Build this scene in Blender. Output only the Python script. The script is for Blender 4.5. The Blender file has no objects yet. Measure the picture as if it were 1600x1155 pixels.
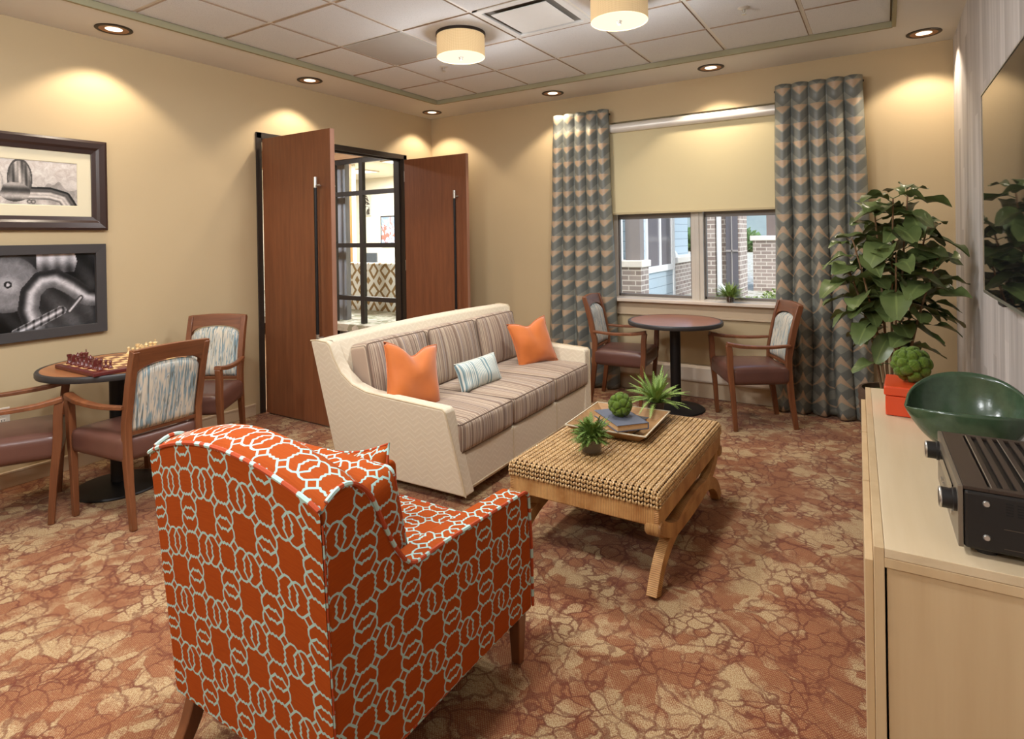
import bpy, math, random
import numpy as np
from mathutils import Vector, Matrix, Euler
sc = bpy.context.scene
COL = sc.collection
rnd = random.Random(7)
R_ = math.radians
PI = math.pi

def S(r, g, b):
    def f(c):
        c /= 255.0
        return c / 12.92 if c <= 0.04045 else ((c + 0.055) / 1.055) ** 2.4
    return (f(r), f(g), f(b), 1.0)

# ------------------------------------------------------------------ camera
H = 1.5
yaw, pitch, roll = 0.561567, -0.002667, -0.016317
f_px = 924.19
fw = Vector((-math.sin(yaw) * math.cos(pitch), math.cos(yaw) * math.cos(pitch), math.sin(pitch)))
r0 = Vector((math.cos(yaw), math.sin(yaw), 0))
u0 = r0.cross(fw)
rv = r0 * math.cos(roll) + u0 * math.sin(roll)
uv_ = -r0 * math.sin(roll) + u0 * math.cos(roll)
cam = bpy.data.cameras.new('camera')
cam.sensor_fit = 'HORIZONTAL'; cam.sensor_width = 36.0
cam.lens = f_px * 36.0 / 1600.0
cam.shift_x = 0.0
cam.shift_y = -(577.5 - 372.59) / 1600.0
cam.clip_start = 0.05; cam.clip_end = 400
co = bpy.data.objects.new('camera', cam); COL.objects.link(co)
mw = Matrix((rv, uv_, -fw)).transposed().to_4x4(); mw.translation = Vector((0, 0, H))
co.matrix_world = mw
sc.camera = co

# ------------------------------------------------------------------ exposure, sky, sun
sc.view_settings.view_transform = 'Standard'
sc.view_settings.look = 'None'
sc.view_settings.gamma = 1.0
sc.view_settings.use_curve_mapping = False
sc.view_settings.exposure = -0.15
world = bpy.data.worlds.new('sky'); sc.world = world
world.use_nodes = True
wn = world.node_tree.nodes; wl = world.node_tree.links
wn.clear()
wo = wn.new('ShaderNodeOutputWorld'); wb = wn.new('ShaderNodeBackground'); ws = wn.new('ShaderNodeTexSky')
ws.sky_type = 'NISHITA'; ws.sun_disc = False
ws.sun_elevation = R_(48); ws.sun_rotation = R_(150); ws.air_density = 1.0; ws.dust_density = 2.5
wb.inputs['Strength'].default_value = 0.55
wl.new(ws.outputs[0], wb.inputs[0]); wl.new(wb.outputs[0], wo.inputs[0])
def lamp(name, kind, loc, energy, color=(1, 1, 1), **kw):
    l = bpy.data.lights.new(name, kind); l.energy = energy; l.color = color
    for k, v in kw.items(): setattr(l, k, v)
    o = bpy.data.objects.new(name, l); o.location = loc; COL.objects.link(o)
    return o
sun = lamp('sun', 'SUN', (0, 0, 20), 2.6, (1.0, 0.97, 0.92), angle=R_(2))
sun.rotation_euler = Vector((-0.80, 0.10, -0.62)).to_track_quat('-Z', 'Y').to_euler()
sc.cycles.max_bounces = 10
sc.cycles.diffuse_bounces = 5
sc.cycles.glossy_bounces = 4
sc.cycles.transmission_bounces = 6
sc.cycles.transparent_max_bounces = 10
sc.cycles.sample_clamp_indirect = 6.0
sc.cycles.caustics_reflective = False
sc.cycles.caustics_refractive = False

# room: the camera stands by the wall on the right
XL, YB, XR, YF = -4.61, 5.533, 0.455, -2.6
ZC, ZT = 2.93, 2.967            # soffit, tile field
WARM = (1.0, 0.85, 0.66)
WARM2 = (1.0, 1.0, 1.0)

# ------------------------------------------------------------------ node helper
class NT:
    def __init__(s, name):
        s.m = bpy.data.materials.new(name); s.m.use_nodes = True
        s.t = s.m.node_tree; s.t.nodes.clear()
        s.out = s.t.nodes.new('ShaderNodeOutputMaterial')
        s._tc = None
    def n(s, ty, **kw):
        x = s.t.nodes.new(ty)
        for k, v in kw.items(): setattr(x, k, v)
        return x
    def put(s, sock, v):
        if v is None: return
        if hasattr(v, 'is_output'): s.t.links.new(v, sock)
        else:
            try: sock.default_value = v
            except Exception: sock.default_value = tuple(v)[:3]
    def tc(s, k='Object'):
        if s._tc is None: s._tc = s.n('ShaderNodeTexCoord')
        return s._tc.outputs[k]
    def math(s, op, a, b=None, c=None, clamp=False):
        x = s.n('ShaderNodeMath', operation=op, use_clamp=clamp)
        for i, v in enumerate((a, b, c)):
            if v is not None: s.put(x.inputs[i], v)
        return x.outputs[0]
    def vm(s, op, a, b=None, sc_=None):
        x = s.n('ShaderNodeVectorMath', operation=op)
        s.put(x.inputs[0], a)
        if b is not None: s.put(x.inputs[1], b)
        if sc_ is not None: s.put(x.inputs['Scale'], sc_)
        return x.outputs['Value'] if op in ('LENGTH', 'DOT_PRODUCT', 'DISTANCE') else x.outputs['Vector']
    def map(s, v, scale=(1, 1, 1), rot=(0, 0, 0), loc=(0, 0, 0)):
        x = s.n('ShaderNodeMapping'); s.put(x.inputs['Vector'], v)
        x.inputs['Scale'].default_value = scale; x.inputs['Rotation'].default_value = rot; x.inputs['Location'].default_value = loc
        return x.outputs[0]
    def noise(s, v, scale=5, detail=2, rough=0.5, dist=0.0, color=False, dims='3D'):
        x = s.n('ShaderNodeTexNoise', noise_dimensions=dims)
        if dims != '1D': s.put(x.inputs['Vector'], v)
        else: s.put(x.inputs['W'], v)
        x.inputs['Scale'].default_value = scale; x.inputs['Detail'].default_value = detail
        x.inputs['Roughness'].default_value = rough; x.inputs['Distortion'].default_value = dist
        return x.outputs['Color' if color else 'Fac']
    def voro(s, v, scale, feature='F1', out='Distance', rand=1.0):
        x = s.n('ShaderNodeTexVoronoi', feature=feature); s.put(x.inputs['Vector'], v)
        x.inputs['Scale'].default_value = scale; x.inputs['Randomness'].default_value = rand
        return x.outputs[out]
    def wave(s, v, scale, dist=0, detail=0, dscale=1, dir='X', profile='SIN', ty='BANDS'):
        x = s.n('ShaderNodeTexWave', wave_type=ty, bands_direction=dir, wave_profile=profile); s.put(x.inputs['Vector'], v)
        x.inputs['Scale'].default_value = scale; x.inputs['Distortion'].default_value = dist
        x.inputs['Detail'].default_value = detail; x.inputs['Detail Scale'].default_value = dscale
        return x.outputs['Fac']
    def ramp(s, fac, stops, interp='LINEAR'):
        x = s.n('ShaderNodeValToRGB'); s.put(x.inputs[0], fac)
        cr = x.color_ramp; cr.interpolation = interp
        while len(cr.elements) > 1: cr.elements.remove(cr.elements[-1])
        cr.elements[0].position = stops[0][0]; cr.elements[0].color = stops[0][1]
        for p, c in stops[1:]:
            e = cr.elements.new(p); e.color = c
        return x.outputs[0]
    def step(s, v, a, b):
        x = s.n('ShaderNodeMapRange', interpolation_type='SMOOTHSTEP'); s.put(x.inputs[0], v)
        x.inputs[1].default_value = a; x.inputs[2].default_value = b
        return x.outputs[0]
    def mix(s, fac, a, b, mode='MIX'):
        x = s.n('ShaderNodeMix', data_type='RGBA', blend_type=mode)
        s.put(x.inputs[0], fac); s.put(x.inputs[6], a); s.put(x.inputs[7], b)
        return x.outputs[2]
    def sep(s, v):
        x = s.n('ShaderNodeSeparateXYZ'); s.put(x.inputs[0], v); return x.outputs
    def comb(s, a=0.0, b=0.0, c=0.0):
        x = s.n('ShaderNodeCombineXYZ')
        for i, v in enumerate((a, b, c)): s.put(x.inputs[i], v)
        return x.outputs[0]
    def bump(s, h, strength=0.3, dist=0.005):
        x = s.n('ShaderNodeBump'); s.put(x.inputs['Height'], h)
        x.inputs['Strength'].default_value = strength; x.inputs['Distance'].default_value = dist
        return x.outputs[0]
    def bsdf(s, color=None, rough=0.5, normal=None, metallic=0.0, emis=None, estr=0.0, sheen=0.0, coat=0.0, trans=0.0, ior=1.45, spec=None, sss=0.0):
        x = s.n('ShaderNodeBsdfPrincipled')
        s.put(x.inputs['Base Color'], color); s.put(x.inputs['Roughness'], rough); s.put(x.inputs['Metallic'], metallic)
        if normal is not None: s.put(x.inputs['Normal'], normal)
        if emis is not None: s.put(x.inputs['Emission Color'], emis); x.inputs['Emission Strength'].default_value = estr
        x.inputs['Sheen Weight'].default_value = sheen; x.inputs['Coat Weight'].default_value = coat; x.inputs['Coat Roughness'].default_value = 0.15
        x.inputs['Transmission Weight'].default_value = trans; x.inputs['IOR'].default_value = ior
        if spec is not None: x.inputs['Specular IOR Level'].default_value = spec
        s.t.links.new(x.outputs[0], s.out.inputs[0])
        return s.m

def plain(name, c, rough=0.5, metallic=0.0, noise=0.06, nscale=20, **kw):
    """a plain material with a slight uneven tone"""
    t = NT(name)
    v = t.noise(t.tc('Object'), nscale, 3)
    k = 1 - noise
    c2 = (c[0] * k, c[1] * k, c[2] * k, 1)
    col = t.mix(v, c2, c)
    return t.bsdf(col, rough, metallic=metallic, **kw)

# ------------------------------------------------------------------ mesh helper
class M:
    def __init__(s): s.v = []; s.f = []; s.uv = []; s.mi = []
    def add(s, vs, fs, uvs=None, mi=0):
        o = len(s.v)
        s.v += [tuple(p) for p in vs]
        for i, f in enumerate(fs):
            s.f.append(tuple(o + k for k in f)); s.uv.append(uvs[i] if uvs else None); s.mi.append(mi)
        return s
    def box(s, c, d, rot=None, mi=0):
        hx, hy, hz = d[0] / 2, d[1] / 2, d[2] / 2
        p = [Vector((x, y, z)) for x in (-hx, hx) for y in (-hy, hy) for z in (-hz, hz)]
        if rot is not None:
            rm = rot if isinstance(rot, Matrix) else Euler(rot).to_matrix()
            p = [rm @ q for q in p]
        p = [q + Vector(c) for q in p]
        return s.add(p, [(0, 1, 3, 2), (4, 6, 7, 5), (0, 4, 5, 1), (2, 3, 7, 6), (0, 2, 6, 4), (1, 5, 7, 3)], mi=mi)
    def bb(s, x0, x1, y0, y1, z0, z1, mi=0):
        return s.box(((x0 + x1) / 2, (y0 + y1) / 2, (z0 + z1) / 2), (abs(x1 - x0), abs(y1 - y0), abs(z1 - z0)), mi=mi)
    def lathe(s, prof, seg=24, c=(0, 0, 0), mi=0, axis='Z', close=False):
        vs = []; fs = []; n = len(prof)
        def P(r, z, a):
            x, y = r * math.cos(a), r * math.sin(a)
            q = {'Z': (x, y, z), 'X': (z, x, y), 'Y': (y, z, x)}[axis]
            return (q[0] + c[0], q[1] + c[1], q[2] + c[2])
        for i in range(seg):
            a = 2 * PI * i / seg
            for r, z in prof: vs.append(P(r, z, a))
        for i in range(seg):
            j = (i + 1) % seg
            for k in range(n - 1 if not close else n):
                k2 = (k + 1) % n
                a, b, cc, d = i * n + k, j * n + k, j * n + k2, i * n + k2
                if prof[k][0] < 1e-6: fs.append((a, cc, d))
                elif prof[k2][0] < 1e-6: fs.append((a, b, d))
                else: fs.append((a, b, cc, d))
        if not close:
            if prof[0][0] > 1e-6: fs.append(tuple(i * n for i in reversed(range(seg))))
            if prof[-1][0] > 1e-6: fs.append(tuple(i * n + n - 1 for i in range(seg)))
        return s.add(vs, fs, mi=mi)
    def cyl(s, r, z0, z1, seg=24, c=(0, 0, 0), mi=0, axis='Z'):
        return s.lathe([(r, z0), (r, z1)], seg, c, mi, axis)
    def sweep(s, path, sec, up=(0, 0, 1), scale=None, closed=False, mi=0):
        """sec: 2D outline (side, up); up: rough up direction of the section"""
        path = [Vector(p) for p in path]; n = len(path); m = len(sec)
        up = Vector(up); vs = []; fs = []; uvs = []; L = [0]
        for i in range(1, n): L.append(L[-1] + (path[i] - path[i - 1]).length)
        per = [0]
        for k in range(m): per.append(per[-1] + math.dist(sec[k], sec[(k + 1) % m]))
        for i in range(n):
            if closed: t = path[(i + 1) % n] - path[i - 1]
            else: t = path[min(i + 1, n - 1)] - path[max(i - 1, 0)]
            t.normalize()
            sd = t.cross(up)
            if sd.length < 1e-4: sd = t.cross(Vector((0.3, 1, 0.1)))
            sd.normalize(); u2 = sd.cross(t)
            k = 1 if scale is None else (scale(i / (n - 1)) if callable(scale) else scale[i])
            ka, kb = k if isinstance(k, tuple) else (k, k)
            for a, b in sec: vs.append(path[i] + sd * a * ka + u2 * b * kb)
        rng = range(n) if closed else range(n - 1)
        for i in rng:
            j = (i + 1) % n; l1 = L[j] if j else L[-1] + (path[0] - path[-1]).length
            for k in range(m):
                k2 = (k + 1) % m
                fs.append((i * m + k, i * m + k2, j * m + k2, j * m + k))
                uvs.append([(per[k], L[i]), (per[k + 1], L[i]), (per[k + 1], l1), (per[k], l1)])
        if not closed:
            fs.append(tuple(range(m))[::-1]); uvs.append([sec[k] for k in range(m)][::-1])
            fs.append(tuple((n - 1) * m + k for k in range(m))); uvs.append([sec[k] for k in range(m)])
        return s.add(vs, fs, uvs, mi)
    def tube(s, path, r, seg=8, closed=False, scale=None, mi=0, up=(0.13, 0.21, 0.97)):
        sec = [(r * math.cos(2 * PI * k / seg), r * math.sin(2 * PI * k / seg)) for k in range(seg)]
        return s.sweep(path, sec, up, scale, closed, mi)
    def bar(s, path, w, h, up=(0, 0, 1), scale=None, mi=0):
        return s.sweep(path, [(-w / 2, -h / 2), (w / 2, -h / 2), (w / 2, h / 2), (-w / 2, h / 2)], up, scale, False, mi)
    def prism(s, out, c0, c1, fn=lambda a, b, c: (a, b, c), mi=0):
        n = len(out)
        vs = [fn(a, b, c0) for a, b in out] + [fn(a, b, c1) for a, b in out]
        fs = [tuple(range(n))[::-1], tuple(range(n, 2 * n))] + [(i, (i + 1) % n, n + (i + 1) % n, n + i) for i in range(n)]
        return s.add(vs, fs, mi=mi)
    def grid(s, fn, nu, nv, mi=0, uvfn=None, closed_u=False):
        vs = [fn(i / nu, j / nv) for i in range(nu + 1) for j in range(nv + 1)]
        fs = []; uvs = []
        for i in range(nu):
            for j in range(nv):
                a = i * (nv + 1) + j
                fs.append((a, a + nv + 1, a + nv + 2, a + 1))
                q = [(i / nu, j / nv), ((i + 1) / nu, j / nv), ((i + 1) / nu, (j + 1) / nv), (i / nu, (j + 1) / nv)]
                uvs.append([uvfn(*p) for p in q] if uvfn else q)
        return s.add(vs, fs, uvs, mi)
    def xf(s, fn, start=0):
        s.v[start:] = [tuple(fn(*p)) for p in s.v[start:]]
        return s
    def ob(s, name, mats, parent=None, loc=(0, 0, 0), rot=(0, 0, 0), smooth=40, bevel=0, seg=2, sub=0, boxuv=False, solid=0, fix=True):
        me = bpy.data.meshes.new(name)
        me.from_pydata(s.v, [], s.f)
        if not isinstance(mats, (list, tuple)): mats = [mats]
        for m in mats: me.materials.append(m)
        if len(mats) > 1: me.polygons.foreach_set('material_index', s.mi)
        ul = me.uv_layers.new(name='UVMap')
        if boxuv or any(u is not None for u in s.uv):
            uvd = np.zeros(len(me.loops) * 2, dtype=np.float32); k = 0
            for p in me.polygons:
                u = s.uv[p.index]
                if u is not None and not boxuv:
                    for q in u: uvd[2 * k] = q[0]; uvd[2 * k + 1] = q[1]; k += 1
                else:
                    nx, ny, nz = (abs(c) for c in p.normal)
                    for vi in p.vertices:
                        x, y, z = s.v[vi]
                        q = (x, y) if nz >= nx and nz >= ny else ((y, z) if nx >= ny else (x, z))
                        uvd[2 * k] = q[0]; uvd[2 * k + 1] = q[1]; k += 1
            ul.data.foreach_set('uv', uvd)
        if fix:
            import bmesh
            bm = bmesh.new(); bm.from_mesh(me)
            bmesh.ops.recalc_face_normals(bm, faces=bm.faces[:]); bm.to_mesh(me); bm.free()
        if smooth:
            me.polygons.foreach_set('use_smooth', [True] * len(me.polygons))
            if smooth < 180: me.set_sharp_from_angle(angle=R_(smooth))
        me.update()
        o = bpy.data.objects.new(name, me); COL.objects.link(o)
        if parent is not None: o.parent = parent
        o.location = loc; o.rotation_euler = rot
        if bevel:
            b = o.modifiers.new('bevel', 'BEVEL'); b.width = bevel; b.segments = seg; b.limit_method = 'ANGLE'; b.angle_limit = R_(35)
        if solid:
            b = o.modifiers.new('solid', 'SOLIDIFY'); b.thickness = solid; b.offset = 0
        if sub:
            b = o.modifiers.new('sub', 'SUBSURF'); b.levels = sub; b.render_levels = sub
        return o

def rbox(sx, sy, sz, r=0.03, n=10, bulge=(0, 0, 0), c=(0, 0, 0), m=None):
    """soft box: rounded edges and puffed faces"""
    m = m or M()
    h = (sx / 2, sy / 2, sz / 2)
    def par(i):
        t = -1 + 2 * i / n
        return math.sin(t * PI / 2) * 0.55 + t * 0.45
    def P(p):
        q = [max(-(h[k] - r), min(h[k] - r, p[k] * h[k])) for k in range(3)]
        d = [p[k] * h[k] - q[k] for k in range(3)]
        l = math.sqrt(sum(x * x for x in d))
        e = [q[k] + (d[k] / l * r if l > 1e-9 else 0) for k in range(3)]
        for k in range(3):
            a, b = [j for j in range(3) if j != k]
            e[k] += p[k] * bulge[k] * (1 - p[a] ** 2) * (1 - p[b] ** 2)
        return (e[0] + c[0], e[1] + c[1], e[2] + c[2])
    for k in range(3):
        a, b = [j for j in range(3) if j != k]
        for sgn in (-1, 1):
            def fn(u, v, k=k, a=a, b=b, sgn=sgn):
                p = [0, 0, 0]; p[k] = sgn; p[a] = par(round(u * n)); p[b] = par(round(v * n)); return P(p)
            m.grid(fn, n, n)
    return m
def seam(sx, sy, z, r, c=(0, 0, 0), rad=0.004, m=None, cr=0.02):
    """piping round a soft box at height z"""
    m = m or M(); k = r * 0.29; a, b = sx / 2 - k, sy / 2 - k
    pts = []
    for cx, cy, a0 in ((a - cr, b - cr, 0), (-a + cr, b - cr, 90), (-a + cr, -b + cr, 180), (a - cr, -b + cr, 270)):
        for t in range(0, 91, 30):
            q = R_(a0 + t); pts.append((c[0] + cx + cr * math.cos(q), c[1] + cy + cr * math.sin(q), c[2] + z))
    m.tube(pts, rad, 6, closed=True)
    return m
def weld(o, d=0.0004):
    import bmesh
    bm = bmesh.new(); bm.from_mesh(o.data); bmesh.ops.remove_doubles(bm, verts=bm.verts[:], dist=d)
    bmesh.ops.recalc_face_normals(bm, faces=bm.faces[:]); bm.to_mesh(o.data); bm.free()
    return o
def pillow(w, h, t, n=16, ear=0.10, m=None, bumps=0.0, seed=1, chop=0.0):
    """knife-edge throw pillow standing in the xz plane, thickness along y"""
    m = m or M(); rr = random.Random(seed); ph = [rr.uniform(0, 6) for _ in range(6)]
    for sgn in (-1, 1):
        def fn(u, v, sgn=sgn):
            a, b = 2 * u - 1, 2 * v - 1
            x = a * w / 2 * (1 - ear * (1 - b * b)); z = b * h / 2 * (1 - ear * (1 - a * a))
            e = max(0, (1 - a * a) * (1 - b * b)) ** 0.42
            y = sgn * t / 2 * e
            y += bumps * e * (math.sin(3 * a + ph[0]) * math.sin(4 * b + ph[1]) + .5 * math.sin(7 * a * b + ph[2]))
            z -= chop * h * math.exp(-(a / .38) ** 2) * max(0, .35 + .65 * b) ** 2; y *= 1 - .45 * (chop > 0) * math.exp(-(a / .25) ** 2) * max(0, b)
            return (x, y, z)
        m.grid(fn, n, n, uvfn=lambda u, v: (u * w, v * h))
    return m
def pillow_edge(w, h, ear, rad=0.004, m=None, chop=0.0):
    m = m or M(); pts = []
    for k in range(4):
        for i in range(16):
            t = -1 + 2 * i / 16
            a, b = ((t, -1), (1, t), (-t, 1), (-1, -t))[k]
            pts.append((a * w / 2 * (1 - ear * (1 - b * b)), 0, b * h / 2 * (1 - ear * (1 - a * a)) - chop * h * math.exp(-(a / .38) ** 2) * max(0, .35 + .65 * b) ** 2))
    m.tube(pts, rad, 6, closed=True)
    return m

def tag(o, label, cat, group=None, kind=None):
    o['label'] = label; o['category'] = cat
    if group: o['group'] = group
    if kind: o['kind'] = kind
    return o
def thing(name, label, cat, loc=(0, 0, 0), rz=0, group=None):
    o = bpy.data.objects.new(name, None); COL.objects.link(o)
    o.empty_display_size = 0.1
    o.location = loc; o.rotation_euler = (0, 0, rz)
    return tag(o, label, cat, group)
def struct(o):
    o['kind'] = 'structure'; return o
def dup(root, loc, rz, label=None, group=None, name=None):
    def cp(o, parent):
        c = o.copy(); COL.objects.link(c)
        if parent is not None: c.parent = parent
        for ch in list(o.children): cp(ch, c)
        return c
    r = cp(root, None); r.location = loc; r.rotation_euler = (0, 0, rz)
    if label: r['label'] = label
    if group: r['group'] = group
    return r
def arc(cx, cy, rx, ry, a0, a1, n):
    return [(cx + rx * math.cos(R_(a0 + (a1 - a0) * i / n)), cy + ry * math.sin(R_(a0 + (a1 - a0) * i / n))) for i in range(n + 1)]
def smooth_path(pts, n=8):
    """Catmull-Rom through points"""
    P = [Vector(p) for p in pts]; out = []
    for i in range(len(P) - 1):
        a = P[max(i - 1, 0)]; b = P[i]; c = P[i + 1]; d = P[min(i + 2, len(P) - 1)]
        for k in range(n):
            t = k / n
            out.append(0.5 * ((2 * b) + (c - a) * t + (2 * a - 5 * b + 4 * c - d) * t * t + (3 * b - a - 3 * c + d) * t ** 3))
    out.append(P[-1])
    return out
# ------------------------------------------------------------------ materials
def m_paint(name, c, rough=0.6):
    t = NT(name); v = t.noise(t.tc('Object'), 3, 3)
    col = t.mix(v, (c[0] * .97, c[1] * .965, c[2] * .95, 1), c)
    b = t.bump(t.noise(t.tc('Object'), 180, 2), 0.08, 0.001)
    return t.bsdf(col, rough, b, spec=0.3)
WALL = m_paint('wall paint tan', S(188, 167, 132))
SOFFIT = m_paint('soffit paint', S(222, 221, 218))
FASCIA = m_paint('tray fascia paint', S(150, 144, 116))
TRIM = m_paint('trim paint', S(196, 174, 146), 0.4)
SILLP = m_paint('sill paint', S(214, 200, 184), 0.35)

def m_carpet():
    t = NT('patterned carpet'); p = t.tc('Object')
    w = t.vm('SCALE', t.vm('SUBTRACT', t.noise(p, 4.5, 2, color=True), (0.5, 0.5, 0.5)), sc_=0.13)
    w2 = t.vm('SCALE', t.vm('SUBTRACT', t.noise(p, 26, 2, color=True), (0.5, 0.5, 0.5)), sc_=0.035)
    q = t.vm('ADD', t.vm('ADD', p, w), w2)
    e1 = t.voro(q, 6.0, 'DISTANCE_TO_EDGE'); e2 = t.voro(q, 15.0, 'DISTANCE_TO_EDGE')
    cell = t.sep(t.voro(q, 15.0, 'F1', 'Color'))[0]
    blot = t.noise(t.map(p, loc=(3.3, 1.7, 0)), 3.4, 2, 0.55); blot2 = t.noise(p, 14, 3, 0.6)
    s = t.sep(p)
    weave = t.math('MULTIPLY', t.math('SINE', t.math('MULTIPLY', s[0], 700.0)), t.math('SINE', t.math('MULTIPLY', s[1], 560.0)))
    speck = t.noise(t.map(p, (1, .45, 1)), 330, 2, 0.7)
    f = t.math('ADD', t.math('ADD', t.math('MULTIPLY', cell, 0.34), t.math('MULTIPLY', blot, 1.25)), t.math('MULTIPLY', blot2, 0.55))
    f = t.math('ADD', f, t.math('MULTIPLY', t.math('SUBTRACT', speck, 0.5), 0.34))
    m = t.step(f, 0.96, 1.28)
    m = t.math('ADD', t.math('MULTIPLY', m, 0.9), t.math('MULTIPLY', t.math('ADD', weave, 0.25), 0.20), clamp=True)
    rust = t.mix(blot2, S(106, 54, 32), S(134, 76, 48))
    rust = t.mix(t.math('MULTIPLY', t.step(weave, -.2, .9), .40), rust, S(162, 126, 92))
    rust = t.mix(t.math('MULTIPLY', t.step(speck, .48, .66), .42), rust, S(164, 130, 86))
    taupe = t.mix(t.math('MULTIPLY', t.step(speck, .40, .58), 1.0), S(150, 118, 80), S(184, 164, 126))
    col = t.mix(t.math('MULTIPLY', m, .88), rust, taupe)
    ve = t.math('SUBTRACT', 1.0, t.step(t.math('ADD', e2, t.math('MULTIPLY', t.math('SUBTRACT', speck, 0.5), 0.05)), 0.025, 0.085))
    vb = t.math('SUBTRACT', 1.0, t.step(t.math('ADD', e1, t.math('MULTIPLY', t.math('SUBTRACT', speck, 0.5), 0.02)), 0.012, 0.040))
    gate = t.step(t.noise(p, 5, 1), 0.36, 0.60)
    col = t.mix(t.math('MULTIPLY', t.math('MULTIPLY', ve, gate), .78), col, S(94, 44, 30))
    col = t.mix(t.math('MULTIPLY', vb, 0.6), col, S(94, 44, 30))
    b = t.bump(speck, 0.55, 0.004)
    return t.bsdf(col, 0.95, b, spec=0.1, sheen=0.1)
CARPET = m_carpet()

def m_tile():
    t = NT('acoustic tile'); p = t.tc('Object')
    v = t.noise(p, 260, 2, 0.7); pit = t.step(t.voro(p, 130), 0.10, 0.28)
    col = t.mix(v, S(206, 209, 212), S(224, 226, 228))
    col = t.mix(pit, S(182, 183, 184), col)
    return t.bsdf(col, 0.9, t.bump(v, 0.25, 0.002), spec=0.1)
TILE = m_tile()
GRIDM = plain('ceiling grid enamel', S(226, 224, 218), 0.5)
SLOT = plain('tile reveal shade', S(150, 130, 110), 0.8)  # tile edges coloured darker to paint the shade in the reveals
GREYTILE = plain('grey ceiling grille enamel', S(176, 173, 168), 0.6)
VENTM = plain('vent enamel', S(214, 214, 212), 0.45)
VENTD = plain('vent shadow gap', S(120, 116, 110), 0.7)

def m_wood(name, a, b, axis='Z', scale=1.0, rough=0.35, coat=0.15, streak=14):
    t = NT(name); p = t.tc('Object')
    k = {'X': (0.06, 1, 1), 'Y': (1, 0.06, 1), 'Z': (1, 1, 0.06)}[axis]
    q = t.map(p, tuple(c * scale for c in k))
    n1 = t.noise(q, streak, 5, 0.65, 0.3); n2 = t.noise(q, streak * 5, 3, 0.6)
    f = t.math('ADD', t.math('MULTIPLY', n1, .7), t.math('MULTIPLY', n2, .3))
    col = t.ramp(f, [(0.30, a), (0.70, b)])
    return t.bsdf(col, t.math('ADD', rough, t.math('MULTIPLY', n2, 0.1)), t.bump(n2, 0.05, 0.001), coat=coat)
CHERRY = m_wood('cherry chair wood', S(84, 47, 27), S(128, 77, 46))
CHERRYX = m_wood('cherry chair rail wood', S(84, 47, 27), S(132, 80, 48), 'X')
DOORW = m_wood('mahogany door veneer', S(100, 58, 36), S(132, 80, 50), 'Z', 1.0, 0.35, 0.1, 22)
DOOREDGE = m_wood('door edge wood', S(136, 96, 76), S(160, 118, 98), 'Z')
LEGD = m_wood('dark leg wood', S(70, 36, 20), S(104, 58, 32))
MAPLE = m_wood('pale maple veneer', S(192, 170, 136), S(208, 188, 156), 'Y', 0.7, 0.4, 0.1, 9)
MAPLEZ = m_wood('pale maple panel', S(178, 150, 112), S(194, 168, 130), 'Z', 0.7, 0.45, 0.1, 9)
TRAYW = m_wood('tray wood', S(128, 92, 54), S(176, 136, 88), 'X', 1.0, 0.55, 0.0)
TABLEW = m_wood('walnut table top', S(134, 82, 48), S(168, 112, 70), 'X', 1.0, 0.3, 0.3)
TABLEP = m_wood('mahogany table top', S(124, 78, 60), S(150, 98, 78), 'X', 1.0, 0.28, 0.3)
BARN = m_wood('weathered grey wood', S(110, 112, 124), S(168, 170, 180), 'Z', 1.0, 0.8, 0)
BLACKM = plain('black metal', S(38, 36, 36), 0.45, 0.6)
BLACKE = plain('black rubber edge', S(48, 46, 46), 0.4)
DARKBR = plain('dark bronze frame', S(58, 50, 44), 0.45, 0.3)
STEEL = plain('brushed steel', S(200, 196, 188), 0.3, 0.9)
VINYL = None
def m_vinyl():
    t = NT('brown vinyl'); p = t.tc('Object')
    col = t.mix(t.noise(p, 6, 2), S(84, 54, 46), S(100, 66, 56))
    return t.bsdf(col, 0.36, t.bump(t.noise(p, 220, 2), 0.12, 0.001), coat=0.1)
VINYL = m_vinyl()

def m_streak():
    t = NT('streaked back fabric'); p = t.tc('Object')
    q = t.map(p, (1, .2, 0.045))
    n = t.noise(q, 105, 1, 0.5, 0.3); n2 = t.noise(t.map(p, (1, .2, 0.06), loc=(3, 1, 2)), 80, 1, 0.5)
    col = t.ramp(n, [(0.0, S(206, 196, 176)), (0.47, S(196, 186, 168)), (0.52, S(126, 146, 158)), (0.57, S(202, 196, 180)), (0.62, S(112, 112, 104)), (0.68, S(190, 186, 170))])
    col = t.mix(t.step(n2, 0.55, 0.60), col, S(118, 140, 148))
    col = t.mix(t.step(n2, 0.66, 0.70), col, S(92, 92, 84))
    return t.bsdf(col, 0.75, t.bump(t.noise(p, 300, 1), 0.2, 0.001), sheen=0.1)
STREAK = m_streak()

def m_chevron(name, base, line):
    t = NT(name); u = t.sep(t.tc('UV'))
    zig = t.math('PINGPONG', u[0], 0.045)
    ph = t.math('FRACT', t.math('MULTIPLY', t.math('ADD', u[1], t.math('MULTIPLY', zig, 0.75)), 28.0))
    ln = t.math('SUBTRACT', t.step(ph, 0.0, 0.12), t.step(ph, 0.30, 0.45))
    n = t.noise(t.tc('Object'), 300, 2, 0.6)
    f = t.math('MULTIPLY', ln, t.math('ADD', 0.2, t.math('MULTIPLY', n, 0.5)))
    col = t.mix(f, base, line)
    col = t.mix(t.math('MULTIPLY', t.noise(t.tc('Object'), 14, 2), 0.35), col, (base[0] * .9, base[1] * .88, base[2] * .84, 1))
    return t.bsdf(col, 0.85, t.bump(t.math('ADD', n, f), 0.25, 0.002), sheen=0.2)
CREAM = m_chevron('cream chevron upholstery', S(206, 192, 168), S(218, 207, 186))
CREAMP = plain('cream welt cord', S(196, 178, 148), 0.8)

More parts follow.
